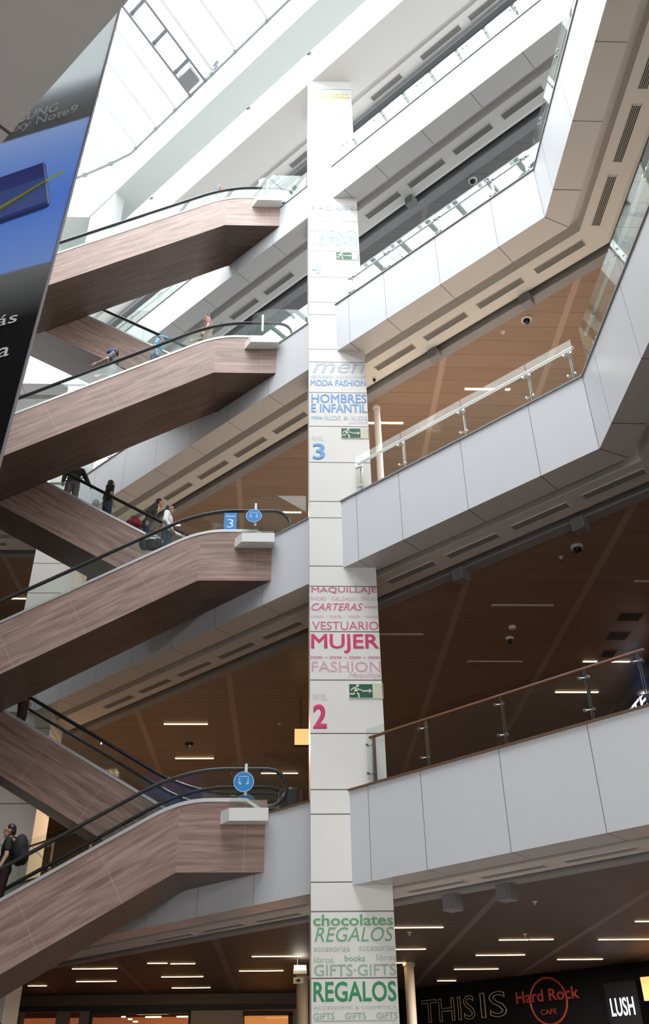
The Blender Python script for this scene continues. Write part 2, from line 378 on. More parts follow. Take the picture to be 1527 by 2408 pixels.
# ------------------------------------------------------------------ columns
JOINTS = [0.55, 1.55, 2.45, 3.42, 4.41, 4.87, 6.0, 6.43, 7.47, 8.53, 9.56, 10.59, 11.07, 12.28, 12.71, 13.78, 14.83, 15.87, 16.86, 17.29, 18.51, 18.96, 19.92, 20.96, 22.2, 22.75, 23.3, 24.3, 24.75, 26.1, 27.2, 28.3, 28.75]
def column_mesh(x0, x1, y0, y1, z1):
    mb = MB(); zs = [0] + [z for z in JOINTS if z < z1] + [z1]
    c = [(x0, y0), (x1, y0), (x1, y1), (x0, y1)]
    for a, b in zip(zs, zs[1:]):
        for i in range(4):
            p, q = c[i], c[(i + 1) % 4]
            mb.face([(p[0], p[1], a), (q[0], q[1], a), (q[0], q[1], b), (p[0], p[1], b)], [(0, 0), (1, 0), (1, b - a), (0, b - a)])
    return mb
CX0, CX1, CY = 0.352, 1.73, 16.0
col = tag(empty('column', (CX0, CY, 0)), 'tall white clad square column covered in shop words, in the middle of the photo', 'column')
keep(column_mesh(CX0, CX1, CY, CY + 1.38, Z6).build('cladding', COLUMN, merge=False), col)
col2 = tag(empty('column', (-8.0, 24.0, 0)), 'plain white clad column without words, behind the crossing escalators at left', 'column')
keep(column_mesh(-8.0, -6.65, 24.0, 25.36, ZB[5]).build('cladding', COLUMN, merge=False), col2)
CREAM = simple('cream_column_paint', (0.62, 0.52, 0.38), 0.5)
for (x, y, r, z0, z1, lab) in ((2.2, 18.1, 0.085, ZT[3], ZB[4], 'slim white round post behind the level three glass railing, right of the big column'),
                              (3.045, 25.29, 0.125, 0, ZB[2], 'slim cream post on the ground floor, right of the green lettering'),
                              (0.36, 27.6, 0.16, 0, ZB[2], 'slim cream post on the ground floor, left of the green lettering')):
    mb = MB(); mb.lathe([(r * 1.0, z0), (r, z1 - 0.06), (r * 1.25, z1 - 0.05), (r * 1.25, z1 + 0.03)], Vector((x, y, 0)), 20)
    tag(mb.build('post', WHITE if z0 > 1 else CREAM, smooth=False), lab, 'post')

# lettering on the column ------------------------------------------
def text_mesh(name, s, mat, x0, x1, z0, z1, y, parent, shear=0.0, off=0.0, plane=None, line=None, depth=0.004):
    """letters filling the given rectangle of a plane; plane = (origin, right, up, normal)"""
    cu = bpy.data.curves.new(name, 'FONT'); cu.body = s; cu.shear = shear; cu.resolution_u = 3
    if line: cu.fill_mode = 'NONE'; cu.bevel_depth = line; cu.bevel_resolution = 0
    else: cu.extrude = 0.002; cu.bevel_depth = max(0, off); cu.bevel_resolution = 0
    ob = bpy.data.objects.new(name, cu); COL.objects.link(ob)
    dg = bpy.context.evaluated_depsgraph_get(); dg.update()
    me = bpy.data.meshes.new_from_object(ob.evaluated_get(dg)); bpy.data.objects.remove(ob)
    vs = [v.co.copy() for v in me.vertices]
    xa, xb = min(v.x for v in vs), max(v.x for v in vs); ya, yb = min(v.y for v in vs), max(v.y for v in vs)
    O, R, U, Nn = plane or (Vector((0, y, 0)), Vector((1, 0, 0)), Vector((0, 0, 1)), Vector((0, -1, 0)))
    for v, c in zip(me.vertices, vs):
        a = x0 + (c.x - xa) / (xb - xa) * (x1 - x0); b = z0 + (c.y - ya) / (yb - ya) * (z1 - z0)
        v.co = O + R * a + U * b + Nn * (depth + c.z * (1.0 if line else 0.1))
    me.materials.clear(); me.materials.append(mat)
    o = bpy.data.objects.new(name, me); COL.objects.link(o)
    if parent is not None: keep(o, parent)
    return o
def px_ray(x, y):
    return (fw + r2 * ((x - 763.5) / F_PX) + u2 * ((1204 - y) / F_PX))
def on_y(x, y, Y):
    d = px_ray(x, y); return EYE + d * (Y / d.y)
def on_z(x, y, Z):
    d = px_ray(x, y); return EYE + d * ((Z - EYE.z) / d.z)
def flat(name, c): return simple(name, c, 0.5, var=0.0)
PINK = flat('pink_vinyl', (0.72, 0.045, 0.17)); PINKM = flat('mid_pink_vinyl', (0.70, 0.16, 0.31)); PINKL = flat('pale_pink_vinyl', (0.74, 0.44, 0.54))
BLUE = flat('blue_vinyl', (0.19, 0.42, 0.80)); BLUEM = flat('mid_blue_vinyl', (0.30, 0.50, 0.82)); BLUEL = flat('pale_blue_vinyl', (0.58, 0.66, 0.80))
CYANL = flat('pale_cyan_vinyl', (0.50, 0.76, 0.80)); YELL = flat('pale_yellow_vinyl', (0.78, 0.70, 0.22))
GRN = flat('green_vinyl', (0.02, 0.34, 0.12)); GRNM = flat('mid_green_vinyl', (0.20, 0.48, 0.24)); GRNL = flat('pale_green_vinyl', (0.42, 0.58, 0.45))
GREYV = flat('pale_grey_vinyl', (0.62, 0.60, 0.60))
Z1 = (6.335, 720, 1360); Z3 = (3.65, 700, 820); Z4 = (3.54, 700, 180); ZG = (6.3625, 720, 2120)
WORDS = [
 (Z1, 'MAQUILLAJE', 80, 1075, 130, 235, PINKM, 0, .01), (Z1, 'SHOES · CALZADO · SHOES', 70, 1085, 278, 330, PINKL, 0, 0),
 (Z1, 'CARTERAS', 80, 845, 372, 480, PINKM, .3, .005), (Z1, 'women', 872, 1085, 418, 450, PINKM, .25, 0),
 (Z1, 'moda ·· moda ·· moda ·· moda', 80, 1085, 540, 590, PINKL, .1, 0), (Z1, 'VESTUARIO', 90, 1090, 645, 768, PINKM, 0, 0),
 (Z1, 'MUJER', 75, 1110, 830, 1115, PINK, 0, .018), (Z1, 'joyas -- joyas -- joyas -- joyas', 65, 1115, 1150, 1208, PINKM, 0, .01),
 (Z1, 'FASHION', 85, 1115, 1240, 1395, PINKL, 0, 0), (Z1, 'Maquillaje', 635, 1120, 1405, 1500, PINKL, .3, -.005),
 (Z1, 'NIVEL', 105, 315, 1728, 1820, GREYV, 0, -.01), (Z1, '2', 105, 308, 1870, 2240, PINK, 0, .03),
 (Z3, 'men', 130, 585, 125, 210, BLUEL, .3, 0), (Z3, 'VESTUARIO · COLECCIONES', 110, 585, 232, 257, BLUEL, 0, 0),
 (Z3, 'MODA FASHION', 110, 590, 269, 321, BLUEM, 0, .02), (Z3, 'HOMBRES', 118, 605, 390, 467, BLUE, 0, .016), (Z3, 'E INFANTIL', 118, 608, 475, 548, BLUE, 0, .016),
 (Z3, 'MODA', 120, 215, 581, 605, BLUEM, 0, .01), (Z3, 'KIDS & KIDS', 232, 610, 579, 614, BLUEL, 0, .01), (Z3, 'JUGUETES', 440, 615, 628, 655, BLUEL, 0, 0),
 (Z3, 'NIVEL', 125, 225, 755, 790, GREYV, 0, -.01), (Z3, '3', 130, 235, 808, 952, BLUE, 0, .03),
 (Z4, 'SPORTS', 110, 485, 1078, 1116, BLUEL, 0, .02), (Z4, 'TECNO', 105, 490, 1275, 1345, CYANL, 0, .018), (Z4, 'Y DEPORTE', 100, 500, 1350, 1405, CYANL, 0, .02),
 (Z4, '4', 118, 195, 1545, 1640, CYANL, 0, .03), (Z4, 'SABORES', 105, 432, 140, 178, YELL, 0, .01), (Z4, 'RESTAURANTES', 150, 432, 178, 196, YELL, 0, 0),
 (ZG, 'chocolates', 105, 1305, 190, 362, GRNM, 0, .022), (ZG, 'REGALOS', 130, 1312, 382, 600, GRNM, .25, -.01),
 (ZG, 'accesorias', 115, 655, 660, 748, GRNL, 0, -.005), (ZG, 'accesorias', 790, 1330, 645, 735, GRNL, 0, -.005),
 (ZG, 'libros', 115, 410, 825, 918, GRNL, 0, 0), (ZG, 'books', 580, 882, 805, 893, GRNM, 0, .005), (ZG, 'libros', 1050, 1340, 788, 882, GRNL, 0, 0),
 (ZG, 'GIFTS·GIFTS', 120, 1352, 935, 1110, GRNL, 0, .012), (ZG, 'REGALOS', 110, 1350, 1192, 1498, GRN, 0, .018),
 (ZG, 'ACCESSORIES & COSMETICA', 110, 1355, 1562, 1610, GRNL, 0, -.005), (ZG, 'GIFTS    GIFTS    GIFTS', 110, 1370, 1660, 1762, GRNL, 0, .01)]
for (sc_, ox, oy), s, xa, xb, ya, yb, mt, sh, of in WORDS:
    pts = [on_y(ox + x / sc_, oy + y / sc_, CY) for x in (xa, xb) for y in (ya, yb)]
    x0 = (pts[0].x + pts[1].x) / 2; x1 = (pts[2].x + pts[3].x) / 2; zt_ = (pts[0].z + pts[2].z) / 2; zb_ = (pts[1].z + pts[3].z) / 2
    text_mesh('lettering', s, mt, x0, min(x1, CX1 - 0.01), zb_, zt_, CY, col, sh, of)
# ruled lines and dotted bars at the foot of the green panel
mb = MB()
for k in range(3):
    z = 2.83 - k * 0.16; mb.box(CX0 + 0.05, CX1 - 0.05, CY - 0.003, CY + 0.001, z, z + 0.012)
keep(mb.build('lettering', GRNL), col)
# emergency exit signs with a running figure
SIGNG = flat('exit_sign_green', (0.008, 0.115, 0.075)); SIGNC = flat('exit_sign_cream', (0.72, 0.74, 0.60))
def exit_sign(x0, x1, z0, z1, label):
    W, H = x1 - x0, z1 - z0; y = CY - 0.012
    root = tag(empty('exit_sign', (x0, y, z0)), label, 'sign', 'exit signs on the white column')
    mb = MB(); mb.box(x0, x1, y, CY - 0.001, z0, z1); keep(mb.build('plate', SIGNC), root)
    mb = MB(); mb.box(x0 + W * .02, x0 + W * .69, y - .003, y, z0 + H * .05, z1 - H * .05); mb.box(x1 - W * .03, x1 - W * .012, y - .003, y, z0 + H * .05, z1 - H * .05)
    keep(mb.build('green_field', SIGNG), root)
    def P(u, v): return Vector((x0 + u * W, y - .004, z0 + v * H))
    mb = MB()
    def limb(pts, w):
        for a, b in zip(pts, pts[1:]):
            A_, B_ = P(*a), P(*b); d = (B_ - A_).normalized(); nn = Vector((-d.z, 0, d.x)) * w * H
            mb.prism([A_ - nn, B_ - nn, B_ + nn, A_ + nn], (0, -.002, 0))
        for p in pts:
            c = P(*p); mb.prism([c + Vector((cos(k * pi / 4), 0, sin(k * pi / 4))) * w * H for k in range(8)], (0, -.0021, 0))
    limb([(.26, .86)], .10); limb([(.22, .70), (.20, .42)], .10); limb([(.24, .70), (.30, .58), (.36, .56)], .045); limb([(.17, .72), (.10, .64), (.08, .55)], .045)
    limb([(.22, .40), (.28, .30), (.29, .08)], .055); limb([(.19, .40), (.13, .28), (.05, .30)], .055)
    keep(mb.build('running_figure', SIGNC), root)
    mb = MB(); limb([(.40, .50), (.60, .50)], .05); mb.prism([P(.59, .34), P(.68, .50), P(.59, .66)], (0, -.002, 0)); keep(mb.build('arrow', SIGNC), root)
for (sc_, ox, oy), (xa, xb, ya, yb), lab in ((Z1, (640, 1145, 1572, 1792), 'green running man exit sign above the pink number two'), (Z3, (375, 612, 686, 771), 'green running man exit sign beside the blue number three'),
                                            (Z4, (320, 508, 1466, 1525), 'washed out running man exit sign beside the pale number four')):
    p = on_y(ox + xa / sc_, oy + yb / sc_, CY); q = on_y(ox + xb / sc_, oy + ya / sc_, CY); exit_sign(p.x, q.x, p.z, q.z, lab)

# ------------------------------------------------------------------ escalators
SLOPE = 0.575; XC = -2.12; CA = 1 / sqrt(1 + SLOPE ** 2); SA_ = SLOPE * CA
def make_escalator(label, Y0, zr, zl, sign_label=None):
    """zr / zl: underside height of the right / left landing; near side at Y0"""
    W = 1.55; TH = 1.33
    m = (zr - zl) / abs(zr - zl) * SLOPE; XL = XC - abs(zr - zl) / SLOPE
    def xend(Y): return P0.x - (Y - P0.y) * N.y / N.x + 0.03
    def zline(x): return zr if x >= XC else (zl if x <= XL else zr - m * (XC - x))
    def zsoft(x, w):
        for xc, a, b in ((XC, zline(XC - w), zr), (XL, zl, zline(XL + w))):
            if abs(x - xc) < w:
                t = (x - xc + w) / (2 * w); c = zr if xc == XC else zl
                return (1 - t) ** 2 * a + 2 * t * (1 - t) * c + t * t * b
        return zline(x)
    root = tag(empty('escalator', (XC, Y0, zr)), label, 'escalator', 'wood clad escalators crossing the atrium')
    xe0, xe1 = xend(Y0), xend(Y0 + W)
    # wood cladding of the near side and underside
    def uvs(x, z, sl): return ((x - XC) * CA + (z - zr) * SA_ * (1 if m > 0 else -1) + 1.06, (z - zr) * CA - (x - XC) * SA_ * (1 if m > 0 else -1)) if sl else (x + 0.87, z)
    mb = MB()
    secs = [(-14.6, XL, False), (XL, XC, True), (XC, xe0, False)]
    for xa, xb, sl in secs:
        if xb - xa < 0.02: continue
        n = max(1, int((xb - xa) / 0.11)); xs = [xa + (xb - xa) * i / n for i in range(n + 1)]
        for a, b in zip(xs, xs[1:]):
            q = [(a, Y0, zline(a)), (b, Y0, zline(b)), (b, Y0, zsoft(b, .55) + TH), (a, Y0, zsoft(a, .55) + TH)]
            mb.face(q, [uvs(p[0], p[2], sl) for p in q])
    keep(mb.build('side_panel', WOOD, merge=False), root)
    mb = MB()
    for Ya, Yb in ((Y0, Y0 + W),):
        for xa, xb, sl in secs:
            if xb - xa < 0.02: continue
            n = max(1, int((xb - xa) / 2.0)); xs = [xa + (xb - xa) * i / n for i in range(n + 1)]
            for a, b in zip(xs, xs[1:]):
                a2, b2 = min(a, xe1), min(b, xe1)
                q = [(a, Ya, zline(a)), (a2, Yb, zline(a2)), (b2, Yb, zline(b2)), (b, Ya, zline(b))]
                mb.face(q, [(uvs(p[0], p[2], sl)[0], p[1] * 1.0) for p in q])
    keep(mb.build('underside', WOODSHADED, merge=False), root)
    mb = MB()
    n = 90; xs = [-14.6 + (xe1 + 14.6) * i / n for i in range(n + 1)]
    for a, b in zip(xs, xs[1:]): mb.face([(b, Y0 + W, zline(b)), (a, Y0 + W, zline(a)), (a, Y0 + W, zsoft(a, .55) + TH), (b, Y0 + W, zsoft(b, .55) + TH)], [uvs(b, zline(b), 1), uvs(a, zline(a), 1), uvs(a, zline(a) + TH, 1), uvs(b, zline(b) + TH, 1)])
    keep(mb.build('far_side_panel', WOOD, merge=False), root)
    # steps
    mb = MB(); x = -13.6; zz = lambda x: zsoft(x, .8) + TH - 0.25
    while x < xe1:
        mb.box(x, x + 0.4, Y0 + 0.27, Y0 + W - 0.27, zz(x) - 0.22, zz(x)); x += 0.4
    keep(mb.build('steps', simple('ribbed_dark_steel', (0.08, 0.08, 0.085), 0.4, 0.6) if 'ribbed_dark_steel' not in MATS else MATS['ribbed_dark_steel'], root.parent), root)
    # silver sills, glass, handrails on both sides
    for ya, yb, yg in ((Y0 - 0.012, Y0 + 0.2, Y0 + 0.12), (Y0 + W - 0.2, Y0 + W + 0.012, Y0 + W - 0.27)):
        xr = -0.86; n = 80
        xs = [-14.2 + (xr + 14.2) * i / n for i in range(n + 1)]; mb = MB()
        for a, b in zip(xs, xs[1:]):
            za, zb_ = zsoft(a, .55) + TH, zsoft(b, .55) + TH
            lo, hi = -0.035, 0.035
            mb.face([(a, ya, za + lo), (b, ya, zb_ + lo), (b, ya, zb_ + hi), (a, ya, za + hi)])
            mb.face([(a, ya, za + hi), (b, ya, zb_ + hi), (b, yb, zb_ + hi), (a, yb, za + hi)])
            mb.face([(a, yb, za + hi), (b, yb, zb_ + hi), (b, yb, zb_ + lo), (a, yb, za + lo)])
            mb.face([(a, ya, za + lo), (a, yb, za + lo), (b, yb, zb_ + lo), (b, ya, zb_ + lo)])
        zt_ = zr + TH
        mb.prism([Vector((xr, ya, zt_ + .035)), Vector((xr + .36, ya, zt_ - .2)), Vector((xr + .32, ya, zt_ - .25)), Vector((xr, ya, zt_ - .035))], (0, yb - ya, 0))
        keep(mb.build('sill', SILVER), root)
        hz = lambda x: zsoft(x, .85) + TH + 0.64
        cuts = [-13.9, -12.2, -10.0, -7.8, -6.0, -4.15, -2.1, -0.45]
        for c0, c1 in zip(cuts, cuts[1:]):
            mb = MB(); k = max(2, int((c1 - c0) / 0.25)); xs = [c0 + 0.006 + (c1 - c0 - 0.012) * i / k for i in range(k + 1)]
            poly = [Vector((x, yg, zsoft(x, .55) + TH + .03)) for x in xs]
            top = [Vector((x, yg, hz(x) - .03)) for x in xs]
            if c1 > -1: top += [Vector((-.45 + .30 * sin(t), yg, hz(-.45) - .36 + .33 * cos(t))) for t in (.5, 1, 1.5, 2, 2.5, 3.0)]; 
            for i in range(k):
                mb.face([poly[i], poly[i + 1], top[i + 1], top[i]])
            if c1 > -1: mb.face([poly[k]] + [top[j] for j in range(len(top) - 1, k - 1, -1)])
            o = mb.build('glass_panel', GLASS); md = o.modifiers.new('thick', 'SOLIDIFY'); md.thickness = 0.012; keep(o, root)
        loop = [Vector((-.45 + .37 * sin(t * pi / 8), yg, hz(-.45) - .37 + .37 * cos(t * pi / 8))) for t in range(0, 9)]
        line = [Vector((x, yg, hz(x))) for x in [-13.9 + i * (13.4) / 110 for i in range(111)]]
        tail = [Vector((-.70, yg, hz(-.45) - .80)), Vector((-.86, yg, zt_ + .02))]
        o = MB(); o.tube(line + loop + tail, 0.040, 8, ry=0.05); keep(o.build('handrail', RUBBER, smooth=True), root)
    return root, zsoft, TH
ESC = {}
ordw = {2: 'two', 3: 'three', 4: 'four', 5: 'five'}
for L in (2, 3, 4, 5):
    lab = {2: 'lowest near wood clad escalator rising to the level two landing', 3: 'near wood clad escalator rising to the blue level three sign',
           4: 'near wood clad escalator rising to level four, third from the ground', 5: 'topmost near wood clad escalator, ending under the roof beams'}[L]
    ESC['A', L] = make_escalator(lab, 17.48, BASE[L], BASE[L - 1])
for L in (1, 2, 3, 4):
    lab = {1: 'rear escalator at the bottom left corner, only its black handrails showing', 2: 'rear wood clad escalator descending to level two, behind the lowest near escalator',
           3: 'rear wood clad escalator carrying three shoppers down to level three', 4: 'rear wood clad escalator descending to level four under the topmost escalator'}[L]
    ESC['B', L] = make_escalator(lab, 19.06, BASE[L], BASE[L + 1])

# landing ledges, glass screens, discs
STK = flat('blue_sticker', (0.02, 0.27, 0.70)); STKW = flat('white_sticker_print', (0.8, 0.86, 0.92))
for L in (2, 3, 4, 5):
    b = BASE[L]; nm = ordw[L]
    mb = MB()
    mb.prism([Vector((-1.34, 17.47, b + .86)), Vector((-1.16, 17.20, b + .86)), Vector((-0.42, 17.20, b + .86)), Vector((-0.42, 17.47, b + .86))], (0, 0, .24))
    root = tag(empty('landing_screen', (-1.3, 17.3, b + .86)), 'glass screen on a white ledge at the end of the level %s escalator' % nm, 'glass screen', 'glass screens at the escalator landings')
    keep(mb.build('ledge', WHITE), root)
    z0, z1 = b + 1.10, b + 2.20
    mb = MB(); mb.prism([Vector((-1.16, 17.28, z0)), Vector((0.30, 17.28, z0)), Vector((0.30, 17.28, z1)), Vector((-0.74, 17.28, z1)), Vector((-1.16, 17.28, z1 - .22))], (0, .012, 0))
    keep(mb.build('pane', GLASS), root)
    mb = MB(); mb.box(-.90, -.845, 17.27, 17.31, b + 1.36, b + 1.97); keep(mb.build('upright', WHITE), root)
def disc(x, y, z, r, label):
    root = tag(empty('round_sticker', (x, y, z)), label, 'sticker', 'round blue stickers on the escalator glass')
    mb = MB(); mb.lathe([(r, 0), (r, .004)], Vector((x, y, z)), 32, Matrix.Rotation(pi / 2, 3, 'X')); keep(mb.build('disc', STK), root)
    R = Matrix.Rotation(pi / 2, 3, 'X'); mb = MB()
    for k in range(40):
        a, c = 2 * pi * k / 40, 2 * pi * (k + 1) / 40
        mb.face([Vector((x + q * r * cos(t), y - .006, z + q * r * sin(t))) for q, t in ((.93, a), (.98, a), (.98, c), (.93, c))])
    def seg(u0, v0, u1, v1, w):
        A_, B_ = Vector((x + u0 * r, y - .006, z + v0 * r)), Vector((x + u1 * r, y - .006, z + v1 * r)); d = (B_ - A_).normalized(); nn = Vector((-d.z, 0, d.x)) * w * r
        mb.face([A_ - nn, B_ - nn, B_ + nn, A_ + nn])
    for sx in (-1, 1):
        seg(sx * .42, .12, sx * .42, -.22, .07); seg(sx * .42, -.2, sx * .22, -.2, .06); seg(sx * .3, .0, sx * .42, .05, .05); seg(sx * .37, .26, sx * .47, .26, .06)
    seg(-.5, .5, .5, .5, .025); keep(mb.build('pictogram', STKW), root)
disc(-0.91, 17.25, 6.98, 0.20, 'round blue safety sticker on the level two glass screen')
disc(-0.93, 18.76, 7.0, 0.20, 'round blue sticker half hidden behind the sill of the lowest near escalator')
disc(-0.91, 17.25, 13.17, 0.185, 'round blue safety sticker on the level three glass screen')
root = tag(empty('level_sign', (-1.46, 17.57, 13.0)), 'square blue sign reading level three on the escalator glass', 'sign')
p0, p1 = on_y(526, 1245, 17.56), on_y(558, 1206, 17.56)
mb = MB(); mb.box(p0.x, p1.x, 17.56, 17.57, p0.z, p1.z); keep(mb.build('plate', STK), root)
W_, H_ = p1.x - p0.x, p1.z - p0.z
text_mesh('lettering', 'Nivel', STKW, p0.x + .16 * W_, p1.x - .16 * W_, p1.z - .28 * H_, p1.z - .12 * H_, 17.56, root)
text_mesh('lettering', '3', STKW, p0.x + .25 * W_, p1.x - .25 * W_, p0.z + .1 * H_, p0.z + .62 * H_, 17.56, root)

# ------------------------------------------------------------------ glass railings
def railing(i, d0, d1, L, label, posts):
    zt = ZT[L]; hr, hw, gt = (.96, .06, 1.07) if L < 4 else (.84, .04, .93)
    root = tag(empty('glass_railing', tuple(along(i, d0, 0.1)) + (zt,)), label, 'railing')
    def P(d, t, z): q = along(i, d, t); return Vector((q.x, q.y, z))
    dv = SD[i].to_3d(); nv = SN[i].to_3d()
    mb = MB(); mb.prism([P(d0, .15, zt + hr - .045), P(d0, .15 + hw, zt + hr - .045), P(d0, .15 + hw, zt + hr), P(d0, .15, zt + hr)], dv * (d1 - d0))
    keep(mb.build('handrail', HANDWOOD if L == 2 else LIGHTRAIL, bevel=.012), root)
    mb = MB(); mb.prism([P(d0, .055, zt), P(d0, .12, zt), P(d0, .12, zt + .07), P(d0, .055, zt + .07)], dv * (d1 - d0)); keep(mb.build('base_channel', BROWNTRIM if L == 2 else GREYTRIM), root)
    ps = [d0] + [p for p in posts if d0 + .2 < p < d1 - .2] + [d1]
    for a, b in zip(ps, ps[1:]):
        mb = MB(); mb.prism([P(a + .008, .08, zt + .05), P(b - .008, .08, zt + .05), P(b - .008, .08, zt + gt), P(a + .008, .08, zt + gt)], nv * .014)
        keep(mb.build('glass_pane', GLASS), root)
    for p in ps[1:-1] + ([d0 + .12] if i == 0 and d0 > 0.0 else []) + ([d1 - .1] if d1 < SL[i] - .3 else []):
        mb = MB()
        for q in (-.022, .012): mb.prism([P(p + q, .155, zt), P(p + q, .205, zt), P(p + q, .205, zt + hr - .04), P(p + q, .155, zt + hr - .04)], dv * .010)
        po = keep(mb.build('post', STEEL), root)
        for h in (.24, .76):
            mb = MB(); mb.tube([P(p, .18, zt + h), P(p, .11, zt + h)], .016, 8)
            for sgn in (-1, 1):
                mb.tube([P(p, .11, zt + h), P(p + sgn * .075, .10, zt + h + sgn * .01)], .014, 8); mb.tube([P(p + sgn * .075, .112, zt + h + sgn * .01), P(p + sgn * .075, .062, zt + h + sgn * .01)], .024, 10)
            c = mb.build('glass_clamp', STEEL); c.parent = po; c.matrix_parent_inverse = po.matrix_parent_inverse.copy() if False else Matrix.Identity(4)
for L in (2, 3, 4, 5):
    nm = ordw[L]; use_plan(9.6 if L == 5 else 5.85)
    posts0 = [SA - s for s in (7.8, 6.25, 4.74, 3.20, 1.64, -8.1, -9.7)]
    railing(0, 0.10, SA - 0.36, L, {2: 'glass railing with red brown wooden handrail, right of the column at level two', 3: 'glass railing with pale handrail right of the column at level three',
            4: 'glass railing right of the column at level four, bright sky behind', 5: 'topmost glass railing right of the column at level five'}[L], posts0)
    railing(0, SA + 6.75, SL[0] - 0.15, L, 'glass railing at far left of level %s, behind the rear escalator' % nm, posts0)
    if L >= 3: railing(4, max(0.4, SL[4] - 13.0), SL[4] - 0.12, L, 'glass railing along the right hand level %s balcony edge, above the camera' % nm, breaks(4))
    if L >= 4: railing(1, 0.15, SL[1] - .3, L, 'glass railing of the far left level %s balcony facing the camera' % nm, [1.6 * k for k in range(1, 5)])

use_plan(5.85)
# ------------------------------------------------------------------ air grilles in the soffits
def grille_proto():
    root = empty('air_grille', (0, 0, 0)); Lg = 1.24
    mb = MB(); mb.box(0.02, Lg - .02, -.085, .085, -.004, .006); mb.build('recess', BLACKM, root)
    mb = MB()
    for k in range(4): y = -.055 + k * .0367; mb.box(.02, Lg - .02, y - .0085, y + .0085, -.012, -.002)
    mb.build('louvres', GRILLEL, root)
    mb = MB(); mb.box(0, Lg, -.10, -.085, -.014, .004); mb.box(0, Lg, .085, .10, -.014, .004); mb.box(0, .02, -.10, .10, -.014, .004); mb.box(Lg - .02, Lg, -.10, .10, -.014, .004)
    mb.build('frame', PLASTER, root); return root
GP = grille_proto(); first = [True]
def place_grille(p, ang, label, group, sx=1.0):
    o = GP if first[0] else copy_tree(GP); first[0] = False
    o.location = p; o.rotation_euler = (0, 0, ang); o.scale = (sx, 1, 1); tag(o, label, 'air grille', group)
NTH = ['first', 'second', 'third', 'fourth', 'fifth', 'sixth', 'seventh', 'eighth', 'ninth', 'tenth', 'eleventh', 'twelfth']
angS = math.atan2(DR.y, DR.x)
for L in (2, 3, 4, 5):
    for k in range(4):
        place_grille(G(.27 + 1.545 * k, 1.17, ZB[L] + .02), angS, '%s slotted air grille right of the column, under the level %s balcony' % (NTH[k], ordw[L]), 'grilles under the level %s balcony' % ordw[L])
    for k in range(1, 6 if L > 2 else 4):
        place_grille(G({5: -3.97, 4: -3.40}.get(L, -3.58) - 1.56 * (k - 1), 1.22, ZB[L] + .02), angS, '%s slotted air grille left of the column, under the level %s balcony' % (NTH[k - 1], ordw[L]), 'grilles under the level %s balcony' % ordw[L])
for L in (4,):
    for k in range(5):
        place_grille((XS + 1.14, 12.16 - 1.53 * k, ZB[L] + .02), -pi / 2, '%s slotted air grille from the corner under the right hand level %s balcony' % (NTH[k], ordw[L]), 'grilles under the level %s balcony' % ordw[L])
place_grille((-10.6, B.y + 1.17, ZB[4] + .02), 0, 'slotted air grille under the far left level four balcony', 'grilles under the level four balcony')
place_grille((-12.3, B.y + 1.17, ZB[5] + .02), 0, 'slotted air grille under the far left level five balcony', 'grilles under the level five balcony')
for k, (s0, s1) in enumerate(((.6, 1.85), (2.62, 4.14), (4.44, 5.75), (-3.1, -1.6), (-5.0, -3.6))):
    place_grille(G(s0, 1.40, Z6 + .01), angS, '%s slotted air grille under the topmost roof balcony' % NTH[k], 'grilles under the roof balcony', (s1 - s0) / 1.24)

# ------------------------------------------------------------------ strip lights
def light_proto(name, mat):
    root = empty(name, (0, 0, 0)); mb = MB(); mb.box(-.01, 1.01, -.045, .045, -.010, .02); mb.build('housing', WHITE, root)
    mb = MB(); mb.box(0, 1.0, -.030, .030, -.018, -.010); mb.build('diffuser', mat, root); return root
LP = light_proto('strip_light', WARMLAMP); LU = light_proto('strip_light', simple('unlit_diffuser', (0.50, 0.42, 0.32), 0.5)); used = {}
def put_lights(lst, z, where, proto, group, state='glowing warm'):
    lst = sorted(lst, key=lambda a: (a[1], a[0]))
    for k, (x, y, ln) in enumerate(lst):
        o = proto if proto not in used else copy_tree(proto); used[proto] = 1
        o.location = (x, y, z); o.scale = (ln, 1, 1)
        tag(o, '%s strip light, %s, %s from the atrium' % (state, where, NTH[k]), 'ceiling light', group)
c2, c3, c4 = ZB[2] + .025, ZB[3] + .025, ZB[4] + .025
put_lights([(-5.55, 25.71, 1.14), (-5.93, 28.21, 1.1), (-7.46, 29.04, .52), (-3.53, 24.87, .49), (-2.97, 24.98, .61), (-3.48, 27.42, 1.13), (-3.46, 29.86, 1.13), (-.9, 23.91, 1.19), (-1.32, 26.4, 1.16)], c2, 'ground floor ceiling left of the column', LP, 'ground floor strip lights')
put_lights([(2.18, 20.15, 1.01), (2.2, 23.0, .99), (2.0, 25.19, .99), (4.69, 21.8, .66), (5.38, 21.78, .53), (4.56, 24.03, 1.2), (4.4, 26.46, 1.18), (4.27, 28.81, .54), (6.78, 24.86, 1.15), (6.96, 21.86, 1.18), (7.08, 19.64, 1.1)], c2, 'ground floor ceiling right of the column', LP, 'ground floor strip lights')
put_lights([(-3.67, 24.9, 1.25), (-3.65, 27.86, 1.2), (-.98, 29.34, .56), (-.37, 29.34, .6)], c3, 'level two ceiling left of the column', LP, 'level two strip lights')
put_lights([(7.36, 20.59, .35), (8.09, 20.59, .46), (7.14, 22.54, .86), (8.07, 22.54, .24)], c3, 'level two ceiling behind the right railing', LP, 'level two strip lights')
put_lights([(4.49, 17.66, 1.37), (1.9, 19.13, 1.2), (4.44, 20.63, 1.37), (7.37, 16.55, 1.2)], c3, 'level two ceiling right of the column', LU, 'unlit level two strip lights', 'unlit pale')
put_lights([(4.45, 17.34, .86), (5.51, 17.34, .12), (1.95, 18.76, .29), (2.36, 18.75, .62)], c4, 'level three ceiling right of the column', LP, 'level three strip lights')
